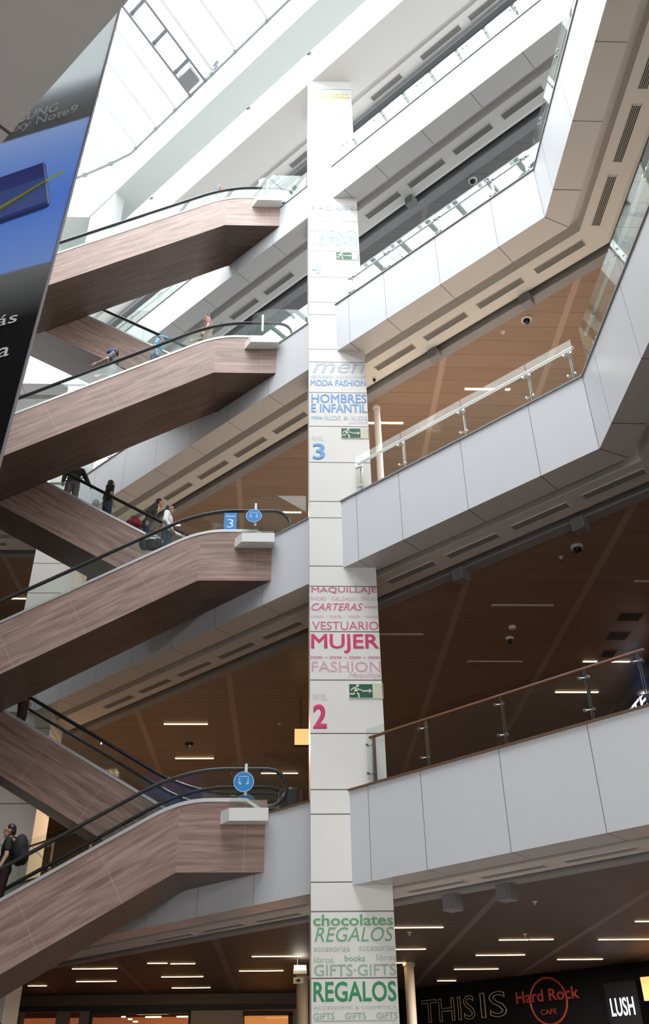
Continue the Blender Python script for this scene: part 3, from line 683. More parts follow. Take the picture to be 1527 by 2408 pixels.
put_lights([(-.92, 23.11, .48), (-.32, 23.13, .57), (-4.01, 23.9, .42), (-10.32, 28.81, .7)], c4, 'level three ceiling left of the column', LP, 'level three strip lights')

# ------------------------------------------------------------------ loudspeakers, cameras, detectors
def speaker(s, t, z, label, w=.27, h=.27):
    root = tag(empty('loudspeaker', G(s, t, z)), label, 'loudspeaker', 'grey loudspeakers under the balcony edges'); root.rotation_euler = (0, 0, angS)
    mb = MB(); mb.box(-w / 2, w / 2, -.13, .13, -h, 0); mb.build('case', GREYBOX, root, bevel=.015)
    mb = MB(); mb.box(-w / 2 + .02, w / 2 - .02, -.138, -.131, -h + .02, -.02); mb.build('front_grille', simple('grey_mesh_cloth', (.19, .19, .2), .8) if 'grey_mesh_cloth' not in MATS else MATS['grey_mesh_cloth'], root)
    mb = MB(); mb.box(-.03, .03, .10, .22, -.09, -.03); mb.build('bracket', DARK, root)
for s, t, L, lab in ((1.61, 1.55, 5, 'small grey loudspeaker under the level five balcony edge'), (4.36, 1.68, 4, 'grey loudspeaker under the level four balcony, nearer the right corner'),
                     (1.74, 1.68, 4, 'grey loudspeaker under the level four balcony, nearer the column'), (4.48, 1.78, 3, 'grey loudspeaker under the level three balcony, nearer the right corner'),
                     (1.69, 1.78, 3, 'grey loudspeaker under the level three balcony, nearer the column'), (.67, 1.95, 2, 'grey loudspeaker under the level two balcony, beside the column'), (1.83, 1.9, 2, 'grey loudspeaker under the level two balcony, second from the column')):
    speaker(s, t, ZB[L] + .02, lab)
def dome_camera(x, y, z, label, r=.11, white=True):
    root = tag(empty('dome_camera', (x, y, z)), label, 'security camera', 'dome cameras on the ceilings')
    mb = MB(); mb.lathe([(r, 0), (r, -.03), (r * .92, -.055), (r * .7, -.06)], seg=24); mb.build('housing', WHITE if white else BLACKM, root, smooth=False)
    mb = MB(); mb.lathe([(r * .68, -.05), (r * .66, -.085), (r * .5, -.125), (r * .25, -.145), (.002, -.15)], seg=20); mb.build('dome', BLACK, root, smooth=True)
for p, z, lab, w in (((1112, 424), ZB[5] + .025, 'white dome camera on the grey level four ceiling', 1), ((1238, 750), c4, 'white dome camera on the brown level three ceiling', 1), ((1357, 1285), c3, 'white dome camera on the dark level two ceiling near the speaker', 1),
                     ((1199, 1500), c3, 'small white dome camera further back on the dark level two ceiling', 1), ((445, 1748), c3, 'black dome camera on the level two ceiling above the rear escalator', 0), ((880, 888), ZB[4] + .02, 'tiny white camera beside the column under the level four balcony', 1)):
    q = on_z(p[0], p[1], z); dome_camera(q.x, q.y, z + .005, lab, .06 if 'tiny' in lab else (.10 if 'small' in lab else .13), w)
def sprinkler(x, y, z, label):
    root = tag(empty('sprinkler', (x, y, z)), label, 'sprinkler', 'ceiling sprinklers and detectors')
    mb = MB(); mb.lathe([(.05, .002), (.05, -.01), (.015, -.015), (.015, -.05), (.004, -.055)], seg=12); mb.build('head', WHITE, root)
    mb = MB(); mb.lathe([(.03, -.06), (.03, -.064)], seg=12); mb.build('deflector', STEEL, root)
for p, z, lab in (((1183, 780), c4, 'tiny sprinkler on the brown level three ceiling'), ((1320, 1310), c3, 'tiny sprinkler below the dome camera on the level two ceiling'), ((1258, 2120), c2, 'tiny sprinkler on the ground floor ceiling at right'),
                  ((1235, 2196), c2, 'tiny sprinkler above the paired ground floor strip lights'), ((963, 2192), c2, 'tiny sprinkler beside the green lettered column base'), ((657, 1702), c3, 'tiny sprinkler on the level two ceiling near the hanging sign')):
    q = on_z(p[0], p[1], z); sprinkler(q.x, q.y, z, lab)
q = on_z(1205, 1474, c3); root = tag(empty('smoke_detector', (q.x, q.y, c3)), 'round white smoke detector just above the small dome camera', 'smoke detector')
mb = MB(); mb.lathe([(.09, .002), (.09, -.03), (.06, -.06), (.002, -.062)], seg=20); mb.build('housing', WHITE, root)
# dark return air openings, level two ceiling at right
for k, (xa, xb, ya, yb) in enumerate(((1450, 1514, 1459, 1441), (1424, 1482, 1504, 1485), (1412, 1452, 1545, 1529))):
    p = on_z(xa, ya, c3); q = on_z(xb, yb, c3); root = tag(empty('ceiling_hatch', (p.x, p.y, c3)), 'open dark square hatch in the level two ceiling, %s from the atrium' % NTH[k], 'ceiling hatch', 'ceiling hatches')
    mb = MB(); mb.box(0, q.x - p.x, -(p.y - q.y), 0, -.004, .01); mb.build('opening', BLACKM, root)
    mb = MB(); w = q.x - p.x; h = p.y - q.y
    mb.box(-.03, 0, -h - .03, .03, -.012, .01); mb.box(w, w + .03, -h - .03, .03, -.012, .01); mb.box(0, w, 0, .03, -.012, .01); mb.box(0, w, -h - .03, -h, -.012, .01); mb.build('frame', simple('brown_hatch_frame', (.30, .17, .11), .5) if 'brown_hatch_frame' not in MATS else MATS['brown_hatch_frame'], root)
# small spotlights on the level six ledge
for k, (x, y) in enumerate(((733, 131), (590, 259), (362, 470))):
    d = px_ray(x, y); t = (P0.dot(N) - .42) / d.dot(N); p = EYE + d * t
    root = tag(empty('spotlight', p), 'tiny white spotlight on the roof balcony, %s from the column' % NTH[k], 'spotlight', 'roof balcony spotlights')
    mb = MB(); mb.tube([(0, 0, 0), N * -.12], .018, 8); mb.build('arm', STEEL, root)
    mb = MB(); mb.tube([N * -.12 + DR * -.06, N * -.12 + DR * .06 + Vector((0, 0, -.04))], .045, 12); mb.build('lamp_head', GREYBOX, root)

# ------------------------------------------------------------------ skylight
def roofz(t): return 37.0 + 0.5 * min(-t, 11.5 + t)
tube_line = [G(9, 0, 37), G(4, 0, 37), G(-11.6, 0, 37), G(-12.66, -.30, 37), G(-14, -.74, 37), G(-15.5, -1.35, 37)]
root = tag(empty('skylight', G(0, -5.75, 37)), 'large white glazed skylight over the atrium, its curved steel edge tube at upper left', 'skylight')
mb = MB(); mb.tube(tube_line, .07, 10); keep(mb.build('edge_tube', simple('mid_grey_tube', (.34, .37, .36), .45), smooth=False), root)
for i, s in enumerate([-14, -12.66, -11.21, -9.84, -8.56, -7.6, -6.2, -4.85, -3.06, -1.78, -.3, 1.1, 2.5, 3.9, 5.3]):
    t0 = -.74 if s == -14 else (-.30 if s == -12.66 else 0)
    mb = MB(); mb.lathe([(.08, -.10), (.13, -.04), (.13, .04), (.08, .10)], G(s, t0, 37), 10); keep(mb.build('node_clamp', STRUT), root)
    mb = MB(); w = .13
    pts = [G(s, t0, 37.12), G(s, -5.75, roofz(-5.75) + .12), G(s, -11.5, 37.12)]
    for a, b in zip(pts, pts[1:]): mb.prism([a - DR * w / 2, a + DR * w / 2, a + DR * w / 2 + Vector((0, 0, .16)), a - DR * w / 2 + Vector((0, 0, .16))], b - a)
    keep(mb.build('rib', RIB), root)
for k in range(5):
    t = -1.2 - 2.1 * k
    mb = MB(); z = roofz(t) + .2; mb.tube([G(-15.5, t, z), G(9, t, z)], .016, 6); keep(mb.build('purlin', RIB), root)
mb = MB()
for a, b in (((0.1), (-5.75)), ((-5.75), (-11.6))): mb.face([G(-17, a, roofz(a) + .3), G(9, a, roofz(a) + .3), G(9, b, roofz(b) + .3), G(-17, b, roofz(b) + .3)])
keep(mb.build('glazing', ROOFGLASS), root)
# maintenance gantry hanging under the glass
root = tag(empty('maintenance_gantry', G(-7.2, -2, 37)), 'dark twin rail maintenance gantry under the skylight, upper left', 'gantry')
for s in (-7.55, -6.62):
    mb = MB(); mb.prism([G(s - .05, -.05, 36.85), G(s + .05, -.05, 36.85), G(s + .05, -.05, 37.0), G(s - .05, -.05, 37.0)], G(s, -6, roofz(-6) - .1) - G(s, -.05, 36.9)); keep(mb.build('rail', DARKRIB), root)
for t in (-.9, -2.1, -3.3, -4.5):
    mb = MB(); z = roofz(t) - .12; mb.prism([G(-7.55, t, z), G(-7.55, t - .13, z + .06), G(-7.55, t - .13, z + .16), G(-7.55, t, z + .1)], DR * .93); keep(mb.build('rung', DARKRIB), root)
mb = MB(); q = G(-7.45, -.25, 36.75); mb.prism([q, q - N * .55 + Vector((0, 0, .28)), q - N * .55 + Vector((0, 0, .5)), q + Vector((0, 0, .22))], DR * .72); keep(mb.build('cradle', GREYBOX), root)
# work light on the skylight edge
q = on_z(505, 165, 37.2); root = tag(empty('roof_fixture', q), 'small dark fixture clamped on the skylight edge tube beside the gantry', 'light fixture')
mb = MB(); mb.tube([(0, 0, -.2), (0, 0, .35)], .05, 8); mb.build('stem', DARKRIB, root)
mb = MB(); mb.tube([Vector((0, 0, .3)) - DR * .12, Vector((0, 0, .42)) + DR * .2], .10, 10); mb.build('lamp_head', DARKRIB, root)
mb = MB(); mb.tube([Vector((0, 0, -.1)) - DR * .55, Vector((0, 0, 0)) + DR * .25], .07, 8); mb.build('clamp', DARKRIB, root)
# outer glass roofs behind levels four and five
for z0, t0, L, lab in ((23.5, 2.35, 'four', 'glass outer roof with grey steel beams behind the level four railing'), (29.45, 1.85, 'five', 'glass outer roof with grey steel beams behind the level five railing')):
    root = tag(empty('outer_glass_roof', G(0, t0, z0)), lab, 'glass roof')
    ss = (-.70, .34, 1.40, 2.38, 3.48, 4.45, 5.5, 6.6, -1.8, -2.9, -3.9, -5, -6, -7, -8, -9) if L == 'four' else (-1.1, .2, 1.54, 2.85, 4.2, 5.5, 6.8, -2.4, -3.7, -5, -6.3, -7.6)
    for s in ss:
        mb = MB(); mb.tube([G(s, t0 - .2, z0 + .02), G(s, t0 + 1.2, z0), G(s, t0 + 2.6, z0 - .15), G(s, t0 + 4.5, z0 - .7)], .085, 10); keep(mb.build('beam', STRUT, smooth=True), root)
    for tt in (1.15,):
        mb = MB(); mb.tube([G(4.0, t0 + .9, z0 - .05), G(7.5, t0 + .0, z0 - .05)], .05, 8); mb.tube([G(4.0, t0 + 1.15, z0 - .05), G(7.5, t0 + .25, z0 - .05)], .05, 8); keep(mb.build('tie_tube', STRUT, smooth=True), root)
    for a, b in ((-.3, .1), (-.3, -.1), (.1, .25), (.1, -.1), (-.1, .3)):
        mb = MB(); mb.tube([G(a, t0 + .1, z0), G(b + .1, t0 + 2.4, z0 - .1)], .012, 6); keep(mb.build('bracing_rod', DARKRIB), root)
    mb = MB(); mb.face([G(-11, t0 - .2, z0 + .15), G(8, t0 - .2, z0 + .15), G(8, t0 + 5, z0 - .6), G(-11, t0 + 5, z0 - .6)]); keep(mb.build('glazing', ROOFGLASS), root)

# ------------------------------------------------------------------ hanging advertising banner, upper left
BD = Vector((-.9455, .3256, 0)); BO = Vector((-2.79, 7.0, 10.56)); BU = Vector((.0195, 0, 1)).normalized(); BN = BD.cross(BU).normalized()
if BN.y > 0: BN = -BN
def ban(x, y):
    d = px_ray(x, y); t = (BO - EYE).dot(BN) / d.dot(BN); return EYE + d * t - BO
def buv(x, y): p = ban(x, y); return p.dot(-BD), p.dot(BU)          # u grows to the right, right edge near 0
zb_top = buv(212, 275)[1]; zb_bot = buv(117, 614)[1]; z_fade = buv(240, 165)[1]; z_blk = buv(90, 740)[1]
zlo, zhi = buv(3, 1050)[1] - 1.2, zb_top + 5.2
m, nt, b = new_mat('printed_banner_with_glare')
gp = node(nt, 'ShaderNodeNewGeometry'); vs_ = node(nt, 'ShaderNodeVectorMath', operation='SUBTRACT'); vd_ = node(nt, 'ShaderNodeVectorMath', operation='DOT_PRODUCT')
nt.links.new(gp.outputs['Position'], vs_.inputs[0]); vs_.inputs[1].default_value = BO; nt.links.new(vs_.outputs[0], vd_.inputs[0]); vd_.inputs[1].default_value = BU
rp = node(nt, 'ShaderNodeValToRGB'); nt.links.new(math_n(nt, 'DIVIDE', math_n(nt, 'SUBTRACT', vd_.outputs['Value'], zlo), zhi - zlo), rp.inputs[0])
def bp(z): return (z - zlo) / (zhi - zlo)
el = rp.color_ramp.elements
el[0].position = 0; el[0].color = (.004, .004, .005, 1); el[1].position = 1; el[1].color = (.95, .97, 1, 1)
for p, c in ((bp(z_blk), (.010, .011, .012)), (bp(zb_bot) - .002, (.30, .32, .33)), (bp(zb_bot), (.46, .62, .97)), (bp(zb_bot) * .55 + bp(zb_top) * .45, (.30, .50, .95)), (bp(zb_top), (.60, .73, 1.0)), (bp(zb_top) + .002, (.34, .37, .385)), (bp(z_fade) * .6 + bp(zb_top) * .4, (.58, .63, .67)), (bp(z_fade), (.90, .95, .98))):  # the fade to white at the top is glare put into the colour
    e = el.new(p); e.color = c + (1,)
nt.links.new(rp.outputs[0], b.inputs['Base Color']); b.inputs['Roughness'].default_value = .55; b.inputs['Specular IOR Level'].default_value = .2
tl = node(nt, 'ShaderNodeBsdfTranslucent'); nt.links.new(rp.outputs[0], tl.inputs[0])            # thin cloth: half of the light comes through
ms_ = node(nt, 'ShaderNodeMixShader'); 
rf = node(nt, 'ShaderNodeValToRGB'); nt.links.new(rp.inputs[0].links[0].from_socket, rf.inputs[0]); fe = rf.color_ramp.elements   # dense dark ink lets less light through than the blue print and the glare-white top
fe[0].position = 0; fe[0].color = (.08,) * 3 + (1,); fe[1].position = 1; fe[1].color = (.7,) * 3 + (1,)
for p_, v_ in ((bp(zb_bot) - .002, .12), (bp(zb_bot), .75), (bp(zb_top), .75), (bp(zb_top) + .002, .14), (bp(z_fade) * .5 + bp(zb_top) * .5, .25), (bp(z_fade), .8)): e_ = fe.new(p_); e_.color = (v_,) * 3 + (1,)
nt.links.new(rf.outputs[0], ms_.inputs[0]); nt.links.new(b.outputs[0], ms_.inputs[1]); nt.links.new(tl.outputs[0], ms_.inputs[2]); nt.links.new(ms_.outputs[0], nt.nodes['Material Output'].inputs[0])
def cloth_print(name, c, **kw):
    m = simple(name, c, .55, spec=.2, **kw); nt = m.node_tree; b = nt.nodes['Principled BSDF']; t = node(nt, 'ShaderNodeBsdfTranslucent')
    nt.links.new(b.inputs['Base Color'].links[0].from_socket, t.inputs[0]); x = node(nt, 'ShaderNodeMixShader'); x.inputs[0].default_value = .5
    nt.links.new(b.outputs[0], x.inputs[1]); nt.links.new(t.outputs[0], x.inputs[2]); nt.links.new(x.outputs[0], nt.nodes['Material Output'].inputs[0]); return m
banner = tag(empty('hanging_banner', BO), 'huge hanging phone advertisement banner, blue and black, at the upper left', 'banner')
def BP(u, v, o=0.0): return BO - BD * u + BU * v + BN * o
BW = 2.3
mb = MB(); mb.prism([BP(-BW, zlo, -.008), BP(0, zlo, -.008), BP(0, zhi, -.008), BP(-BW, zhi, -.008)], BN * .008); cloth_o = keep(mb.build('printed_cloth', m), banner)
mb = MB(); mb.tube([BP(.012, zlo, -.01), BP(.012, zhi, -.01)], .018, 8); keep(mb.build('hem', simple('grey_hem', (.25, .24, .28), .6)), banner)
def bpoly(name, pts, mat, o=.006):
    mb = MB(); mb.face([BP(*buv(x, y), o) for x, y in pts]); return keep(mb.build(name, mat, merge=False), banner)
bpoly('phone_print', [(-60, 436), (98, 383), (104, 386), (118, 478), (112, 486), (-60, 545)], cloth_print('navy_phone_print', (.14, .15, .36), var=.3, scale=1.2), .006)
bpoly('phone_print', [(-60, 470), (102, 418), (110, 474), (-60, 532)], cloth_print('blue_phone_print', (.22, .34, .80), var=.25, scale=1.2), .009)
bpoly('phone_print', [(98, 383), (102, 384), (118, 478), (112, 480)], cloth_print('light_phone_edge_print', (.65, .78, .98)), .010)
bpoly('phone_print', [(-60, 548), (105, 492), (116, 486), (112, 480), (-60, 538)], cloth_print('dark_phone_edge_print', (.06, .11, .28)), .011)
bpoly('pen_print', [(-60, 521), (146, 402), (152, 403), (150, 407), (108, 430), (-60, 533)], cloth_print('yellow_pen_print', (.80, .82, .22)), .014)
bpoly('pen_print', [(-60, 527), (108, 426), (108, 430), (-60, 533)], cloth_print('olive_pen_print', (.42, .46, .12)), .017)
PRW = flat('white_banner_print', (.93, .95, .96))
bplane = (BO, -BD, BU, BN)
def btext(s, xr, yr_bot, xl, yl_bot, hpx, **kw):
    u1, v1 = buv(xr, yr_bot); u0, v0 = buv(xl, yl_bot); h = buv(xr, yr_bot - hpx)[1] - v1
    text_mesh('lettering', s, PRW, u0, u1, (v0 + v1) / 2, (v0 + v1) / 2 + h, 0, banner, kw.get('shear', 0), kw.get('off', 0), bplane, depth=.012)
uL = lambda x, y: buv(x, y)
# only the ends of these lines show past the ceiling edge
btext('SAMSUNG', 127, 266, -24, 308, 19, off=.012); btext('Galaxy Note9', 172, 275, -36, 335, 24, off=.004); btext('más', 45, 759, -52, 778, 24, off=.004); btext('nueva', 28, 838, -130, 870, 22, off=.004)

# ------------------------------------------------------------------ ground floor shops
SHOPW = simple('dark_brown_bulkhead', (.13, .085, .06), .6); PIER = simple('grey_brown_pier', (.20, .17, .14), .6); BEIGE = simple('beige_shop_panel', (.34, .26, .17), .6)
WARMGLOW = emit('amber_lit_interior', (1.0, .34, .08), .05); DIMGLOW = emit('dim_red_interior', (1.0, .28, .10), .015)
mb = MB(); mb.box(-10.5, .25, 31.5, 32.0, 4.57, 4.86); o = struct(mb.build('wall_bulkhead', SHOPW))
mb = MB(); mb.box(-10.5, .25, 31.55, 31.9, 4.42, 4.57); struct(mb.build('wall_lintel', BLACKM))
mb = MB()
for a, c in ((-10.5, -8.15), (-7.1, -6.75), (-6.4, -6.1), (.12, .25)): mb.box(a, c, 31.5, 31.9, 0, 4.42)
struct(mb.build('wall_pier', PIER))
mb = MB(); mb.box(-3.0, -1.42, 31.45, 31.9, 0, 4.40); struct(mb.build('wall_panel', BEIGE))
mb = MB(); mb.box(-10.5, -3.0, 34.5, 34.6, 0, 4.5); struct(mb.build('wall_shop', DIMGLOW)); mb = MB(); mb.box(-1.45, .3, 33.5, 33.6, 0, 4.5); struct(mb.build('wall_shop', WARMGLOW))
root = tag(empty('shop_window', (-4.5, 31.6, 0)), 'wide dark shop window with warm lights inside, bottom of the photo', 'shop window')
mb = MB(); mb.box(-6.1, -3.0, 31.62, 31.66, 0, 4.36); keep(mb.build('pane', GLASS), root)
mb = MB(); mb.box(-6.1, -3.0, 31.55, 31.7, 4.34, 4.42); mb.box(-6.1, -6.02, 31.55, 31.7, 0, 4.36); mb.box(-3.08, -3.0, 31.55, 31.7, 0, 4.36); keep(mb.build('frame', BLACKM), root)
root = tag(empty('shop_window', (-.6, 31.6, 0)), 'small amber lit shop window beside the cream post, bottom of the photo', 'shop window')
mb = MB(); mb.box(-1.42, .12, 31.62, 31.66, 0, 4.28); keep(mb.build('pane', GLASS), root)
mb = MB(); mb.box(-1.42, .12, 31.55, 31.7, 4.26, 4.36); mb.box(-.02, .12, 31.55, 31.7, 0, 4.3); keep(mb.build('frame', BLACKM), root)
for k, (x, y, z, ln) in enumerate(((-4.6, 33, 4.36, .5), (-3.6, 33, 4.36, .35), (-5.3, 32.6, 4.34, .12), (-5.1, 32.7, 4.28, .12), (-4.95, 32.8, 4.22, .14), (-4.2, 33.2, 4.12, 1.2))):
    mb = MB(); mb.box(x, x + ln, y, y + .08, z, z + .03)
    tag(mb.build('shop_lamp', WARMLAMP), 'small warm lamp inside the wide dark shop window, %s of six' % NTH[k], 'lamp', 'lamps in the dark shop window')
# black shop front with signs on the angled back wall
def DG(s, z, t=12.35): return G(s, t, z)
dplane = (G(0, 12.27, 0), DR, Vector((0, 0, 1)), -N)
mb = MB(); mb.prism([DG(-9.2, 0), DG(4.0, 0), DG(4.0, 4.85), DG(-9.2, 4.85)], N * .1); struct(mb.build('wall_shopfront', simple('black_shop_board', (.004, .004, .004), .7, spec=.1)))
def on_d(x, y):
    d = px_ray(x, y); t = (P0.dot(N) + 12.35) / d.dot(N); p = EYE + d * t; return (p - P0).dot(DR), p.z
def dtext(root, s, mat, xl, yl_b, xr, yr_t, **kw):
    s0, z0 = on_d(xl, yl_b); s1, z1 = on_d(xr, yr_t)
    return text_mesh('lettering', s, mat, s0, s1, z0, z1, 0, root, kw.get('shear', 0), kw.get('off', 0), dplane, kw.get('line'), depth=.03)
OUTL = emit('dim_bronze_outline', (.26, .21, .15), .004); REDL = emit('dim_red_letters', (.22, .02, .008), .008); LUSHL = emit('bright_white_letters', (.80, .84, 1.0), .2)
r1 = tag(empty('shop_sign', DG(-7, 4.2)), 'dark shop sign with outlined capital letters, left of the round red sign', 'shop sign')
dtext(r1, 'THIS', OUTL, 1000, 2408, 1119, 2340, line=.013); dtext(r1, 'IS', OUTL, 1138, 2396, 1193, 2329, line=.013)
r1 = tag(empty('shop_sign', DG(-3.66, 4.15)), 'round dark red restaurant sign on the black shop front', 'shop sign')
cs, cz = on_d(1292, 2354); mb = MB(); mb.tube([DG(cs + .56 * cos(2 * pi * k / 48), cz + .56 * sin(2 * pi * k / 48), 12.31) for k in range(48)], .03, 6, closed=True); keep(mb.build('ring', REDL), r1)
mb = MB(); s0, z0 = on_d(1218, 2362); s1, z1 = on_d(1364, 2318); mb.prism([DG(s0, z0, 12.3), DG(s1, z0 + .02, 12.3), DG(s1, z1, 12.3), DG(s0, z1, 12.3)], N * .02); keep(mb.build('backing', MATS['black_shop_board']), r1)
dtext(r1, 'Hard Rock', REDL, 1220, 2362, 1364, 2318, off=.02)
dtext(r1, 'CAFE', REDL, 1278, 2388, 1314, 2372, off=.01)
r1 = tag(empty('shop_sign', DG(-1.5, 4.0)), 'glowing white shop sign at the bottom right corner', 'shop sign')
LP_ = (G(0, 11.6, 0), (DR - Vector((0, 0, .12))).normalized(), Vector((0, 0, 1)), -N)
def on_l(x, y):
    d = px_ray(x, y); t = (P0.dot(N) + 11.6) / d.dot(N); p = EYE + d * t; return (p - P0).dot(DR), p.z
sa, za = on_l(1442, 2391); sb, zb_ = on_l(1489, 2343)
text_mesh('lettering', 'LUSH', LUSHL, sa, sb, za, zb_, 0, r1, 0, .012, (G(0, 11.6, 0), DR, Vector((0, 0, 1)), -N), depth=.02)
mb = MB(); mb.prism([G(sa - .12, 11.63, za - .5), G(sb + .12, 11.63, za - .5), G(sb + .12, 11.63, zb_ + .35), G(sa - .12, 11.63, zb_ + .35)], N * .7); keep(mb.build('backing', MATS['black_shop_board']), r1)
mb = MB(); mb.prism([G(-.55, 11.7, 3.9), G(.8, 11.7, 3.9), G(.8, 11.7, 4.42), G(-.55, 11.7, 4.42)], N * .1); tag(mb.build('lit_shop_panel', emit('amber_lit_panel', (1, .45, .14), .04)), 'amber lit shop panel at the bottom right edge of the photo', 'shop panel')
# level two shop front with a slanting sign at right
mb = MB(); mb.box(9.0, 9.2, 14.0, 23.2, ZT[2], ZB[3]); struct(mb.build('wall_shopfront', simple('charcoal_shop_front', (.05, .052, .055), .5)))
r1 = tag(empty('shop_sign', (9, 21.5, 10.2)), 'white capital letters on a black sign behind the level two railing', 'shop sign')
mb = MB(); mb.box(8.9, 8.99, 16.5, 22.6, 9.75, 10.62); keep(mb.build('backing', BLACK), r1)
text_mesh('lettering', 'STEVE', emit('white_sign_letters', (.85, .86, 1), .12), -22.35, -19.9, 10.02, 10.42, 0, r1, 0, .02, (Vector((8.9, 0, 0)), Vector((0, -1, 0)), Vector((0, 0, 1)), Vector((-1, 0, 0))))
mb = MB(); mb.box(10.2, 11.4, 22.9, 24.2, ZT[2], ZB[3]); 
# hanging lit signs
YLW = emit('warm_sign_face', (1.0, .62, .24), .075)
r1 = tag(empty('hanging_sign', (.2, 25.2, 10.9)), 'square glowing yellow sign hanging from the level two ceiling, left of the column', 'sign')
p, q = on_y(693, 1752, 23.0), on_y(722, 1714, 23.0); mb = MB(); mb.box(p.x, q.x + .12, 23.0, 23.08, p.z, q.z); keep(mb.build('lit_face', YLW), r1)
mb = MB(); mb.tube([((p.x + q.x) / 2, 23.04, q.z), ((p.x + q.x) / 2, 23.04, ZB[3] + .03)], .012, 6); mb.box(p.x - .01, q.x + .13, 22.99, 23.09, p.z - .02, p.z); keep(mb.build('hanger', DARK), r1)
r1 = tag(empty('hanging_sign', (0, 25.2, 4.4)), 'small double emergency light and sign hanging left of the green lettering', 'sign')
p, q = on_y(690, 2290, 24.2), on_y(722, 2270, 24.2); mb = MB(); mb.box(p.x, q.x, 24.2, 24.32, p.z, q.z - .08); keep(mb.build('case', WHITE), r1)
mb = MB(); mb.box(p.x + .02, q.x - .02, 24.19, 24.33, q.z - .08, q.z); keep(mb.build('lamp', WHITELAMP), r1)
mb = MB(); mb.tube([(p.x + .1, 24.26, q.z), (p.x + .1, 24.26, ZB[2] + .03)], .01, 6); mb.tube([(p.x + .1, 24.26, p.z), (p.x + .1, 24.26, p.z - .12)], .008, 6); keep(mb.build('hanger', STEEL), r1)
p2, q2 = on_y(690, 2313, 24.2), on_y(714, 2298, 24.2); mb = MB(); mb.box(p2.x, q2.x, 24.2, 24.25, p2.z, q2.z); keep(mb.build('sign_plate', simple('cream_sign', (.62, .55, .38), .5)), r1)
mb = MB(); w = q2.x - p2.x; h = q2.z - p2.z; mb.box(p2.x + .38 * w, p2.x + .62 * w, 24.19, 24.2, p2.z + .25 * h, p2.z + .75 * h); mb.box(p2.x + .25 * w, p2.x + .75 * w, 24.19, 24.2, p2.z + .42 * h, p2.z + .6 * h); keep(mb.build('pictogram', simple('dark_green_print', (.03, .10, .05), .5)), r1)
# dark litter bin at the head of the lowest escalator
r1 = tag(empty('litter_bin', (.0, 19.6, ZT[2])), 'dark round litter bin beside the column at the level two landing', 'litter bin')
mb = MB(); mb.lathe([(.26, 0), (.28, .05), (.28, .75), (.25, .80), (.14, .82)], Vector((.02, 18.6, ZT[2])), 20); keep(mb.build('body', simple('dark_bin', (.04, .05, .05), .35)), r1)

# ------------------------------------------------------------------ people
def capsule(bm, a, b, ra, rb, seg=10):
    a, b = Vector(a), Vector(b); d = b - a; L = d.length
    if L < 1e-5: d = Vector((0, 0, 1)); L = 1e-5
    rot = d.normalized().to_track_quat('Z', 'Y').to_matrix(); rings = []
    prof = [(ra * sin(t), -ra * cos(t)) for t in (0.25, .7, 1.15, pi / 2)] + [(rb * sin(t), L + rb * -cos(t)) for t in (pi / 2, 2.0, 2.45, 2.9)]
    vs = []
    for r, z in prof: vs.append([bm.verts.new(a + rot @ Vector((r * cos(2 * pi * k / seg), r * sin(2 * pi * k / seg), z))) for k in range(seg)])
    for A_, B_ in zip(vs, vs[1:]):
        for k in range(seg): bm.faces.new((A_[k], A_[(k + 1) % seg], B_[(k + 1) % seg], B_[k]))
    bm.faces.new(vs[0][::-1]); bm.faces.new(vs[-1])
def ellipsoid(bm, c, r, R=None):
    m4 = Matrix.Translation(Vector(c)) @ (R.to_4x4() if R is not None else Matrix.Identity(4)) @ Matrix.Diagonal((r[0], r[1], r[2], 1))
    bmesh.ops.create_icosphere(bm, subdivisions=3, radius=1, matrix=m4)
def fused(name, bm, vox, mat, parent, smooth=2):
    me = bpy.data.meshes.new(name); bm.to_mesh(me); bm.free()
    o = bpy.data.objects.new(name, me); COL.objects.link(o)
    md = o.modifiers.new('r', 'REMESH'); md.mode = 'VOXEL'; md.voxel_size = vox; md.use_smooth_shade = True
    ms = o.modifiers.new('s', 'SMOOTH'); ms.iterations = smooth; ms.factor = .5
    dg = bpy.context.evaluated_depsgraph_get(); dg.update()
    m2 = bpy.data.meshes.new_from_object(o.evaluated_get(dg)); o.modifiers.clear(); o.data = m2; bpy.data.meshes.remove(me)
    m2.materials.clear(); m2.materials.append(mat)
    for p in m2.polygons: p.use_smooth = True
    o.parent = parent; return o
def hand(bm, w, d, side, curl=.5, palm=None):
    """palm, four unequal bent fingers and a thumb; d = direction of the hand, palm = facing of the palm"""
    d = Vector(d).normalized(); pn = Vector(palm or (-side, 0, 0)); pn = (pn - d * pn.dot(d)).normalized(); ac = d.cross(pn).normalized()
    if ac.y < 0: ac = -ac
    w = Vector(w)
    for k in (-1, 0, 1): capsule(bm, w + ac * .014 * k, w + d * .085 + ac * .026 * k, .017, .014, 8)
    for k, (ln, off) in enumerate(((.068, .033), (.078, .011), (.072, -.011), (.056, -.032))):
        a = w + d * .09 + ac * off; m1 = (d + pn * curl * .6).normalized(); m2_ = (d * (1 - curl) + pn * (curl * 1.4)).normalized()
        b_ = a + m1 * ln * .5; capsule(bm, a, b_, .0095, .009, 8); capsule(bm, b_, b_ + m2_ * ln * .5, .009, .0075, 8)
    t0 = w + d * .03 + ac * .03; t1 = t0 + (ac * .8 + d * .5 + pn * .25).normalized() * .04; capsule(bm, t0, t1, .013, .011, 8); capsule(bm, t1, t1 + (d * .8 + ac * .2 + pn * .3).normalized() * .032, .011, .008, 8)
SKIN = simple('skin', (.55, .33, .24), .5, var=.05); SKIN2 = simple('tan_skin', (.38, .21, .14), .5, var=.05); HAIR = simple('black_hair', (.012, .010, .009), .45, var=.3, scale=40); HAIRB = simple('brown_hair', (.07, .035, .02), .45, var=.3, scale=40)
EYEM = simple('dark_eye', (.02, .015, .012), .2)
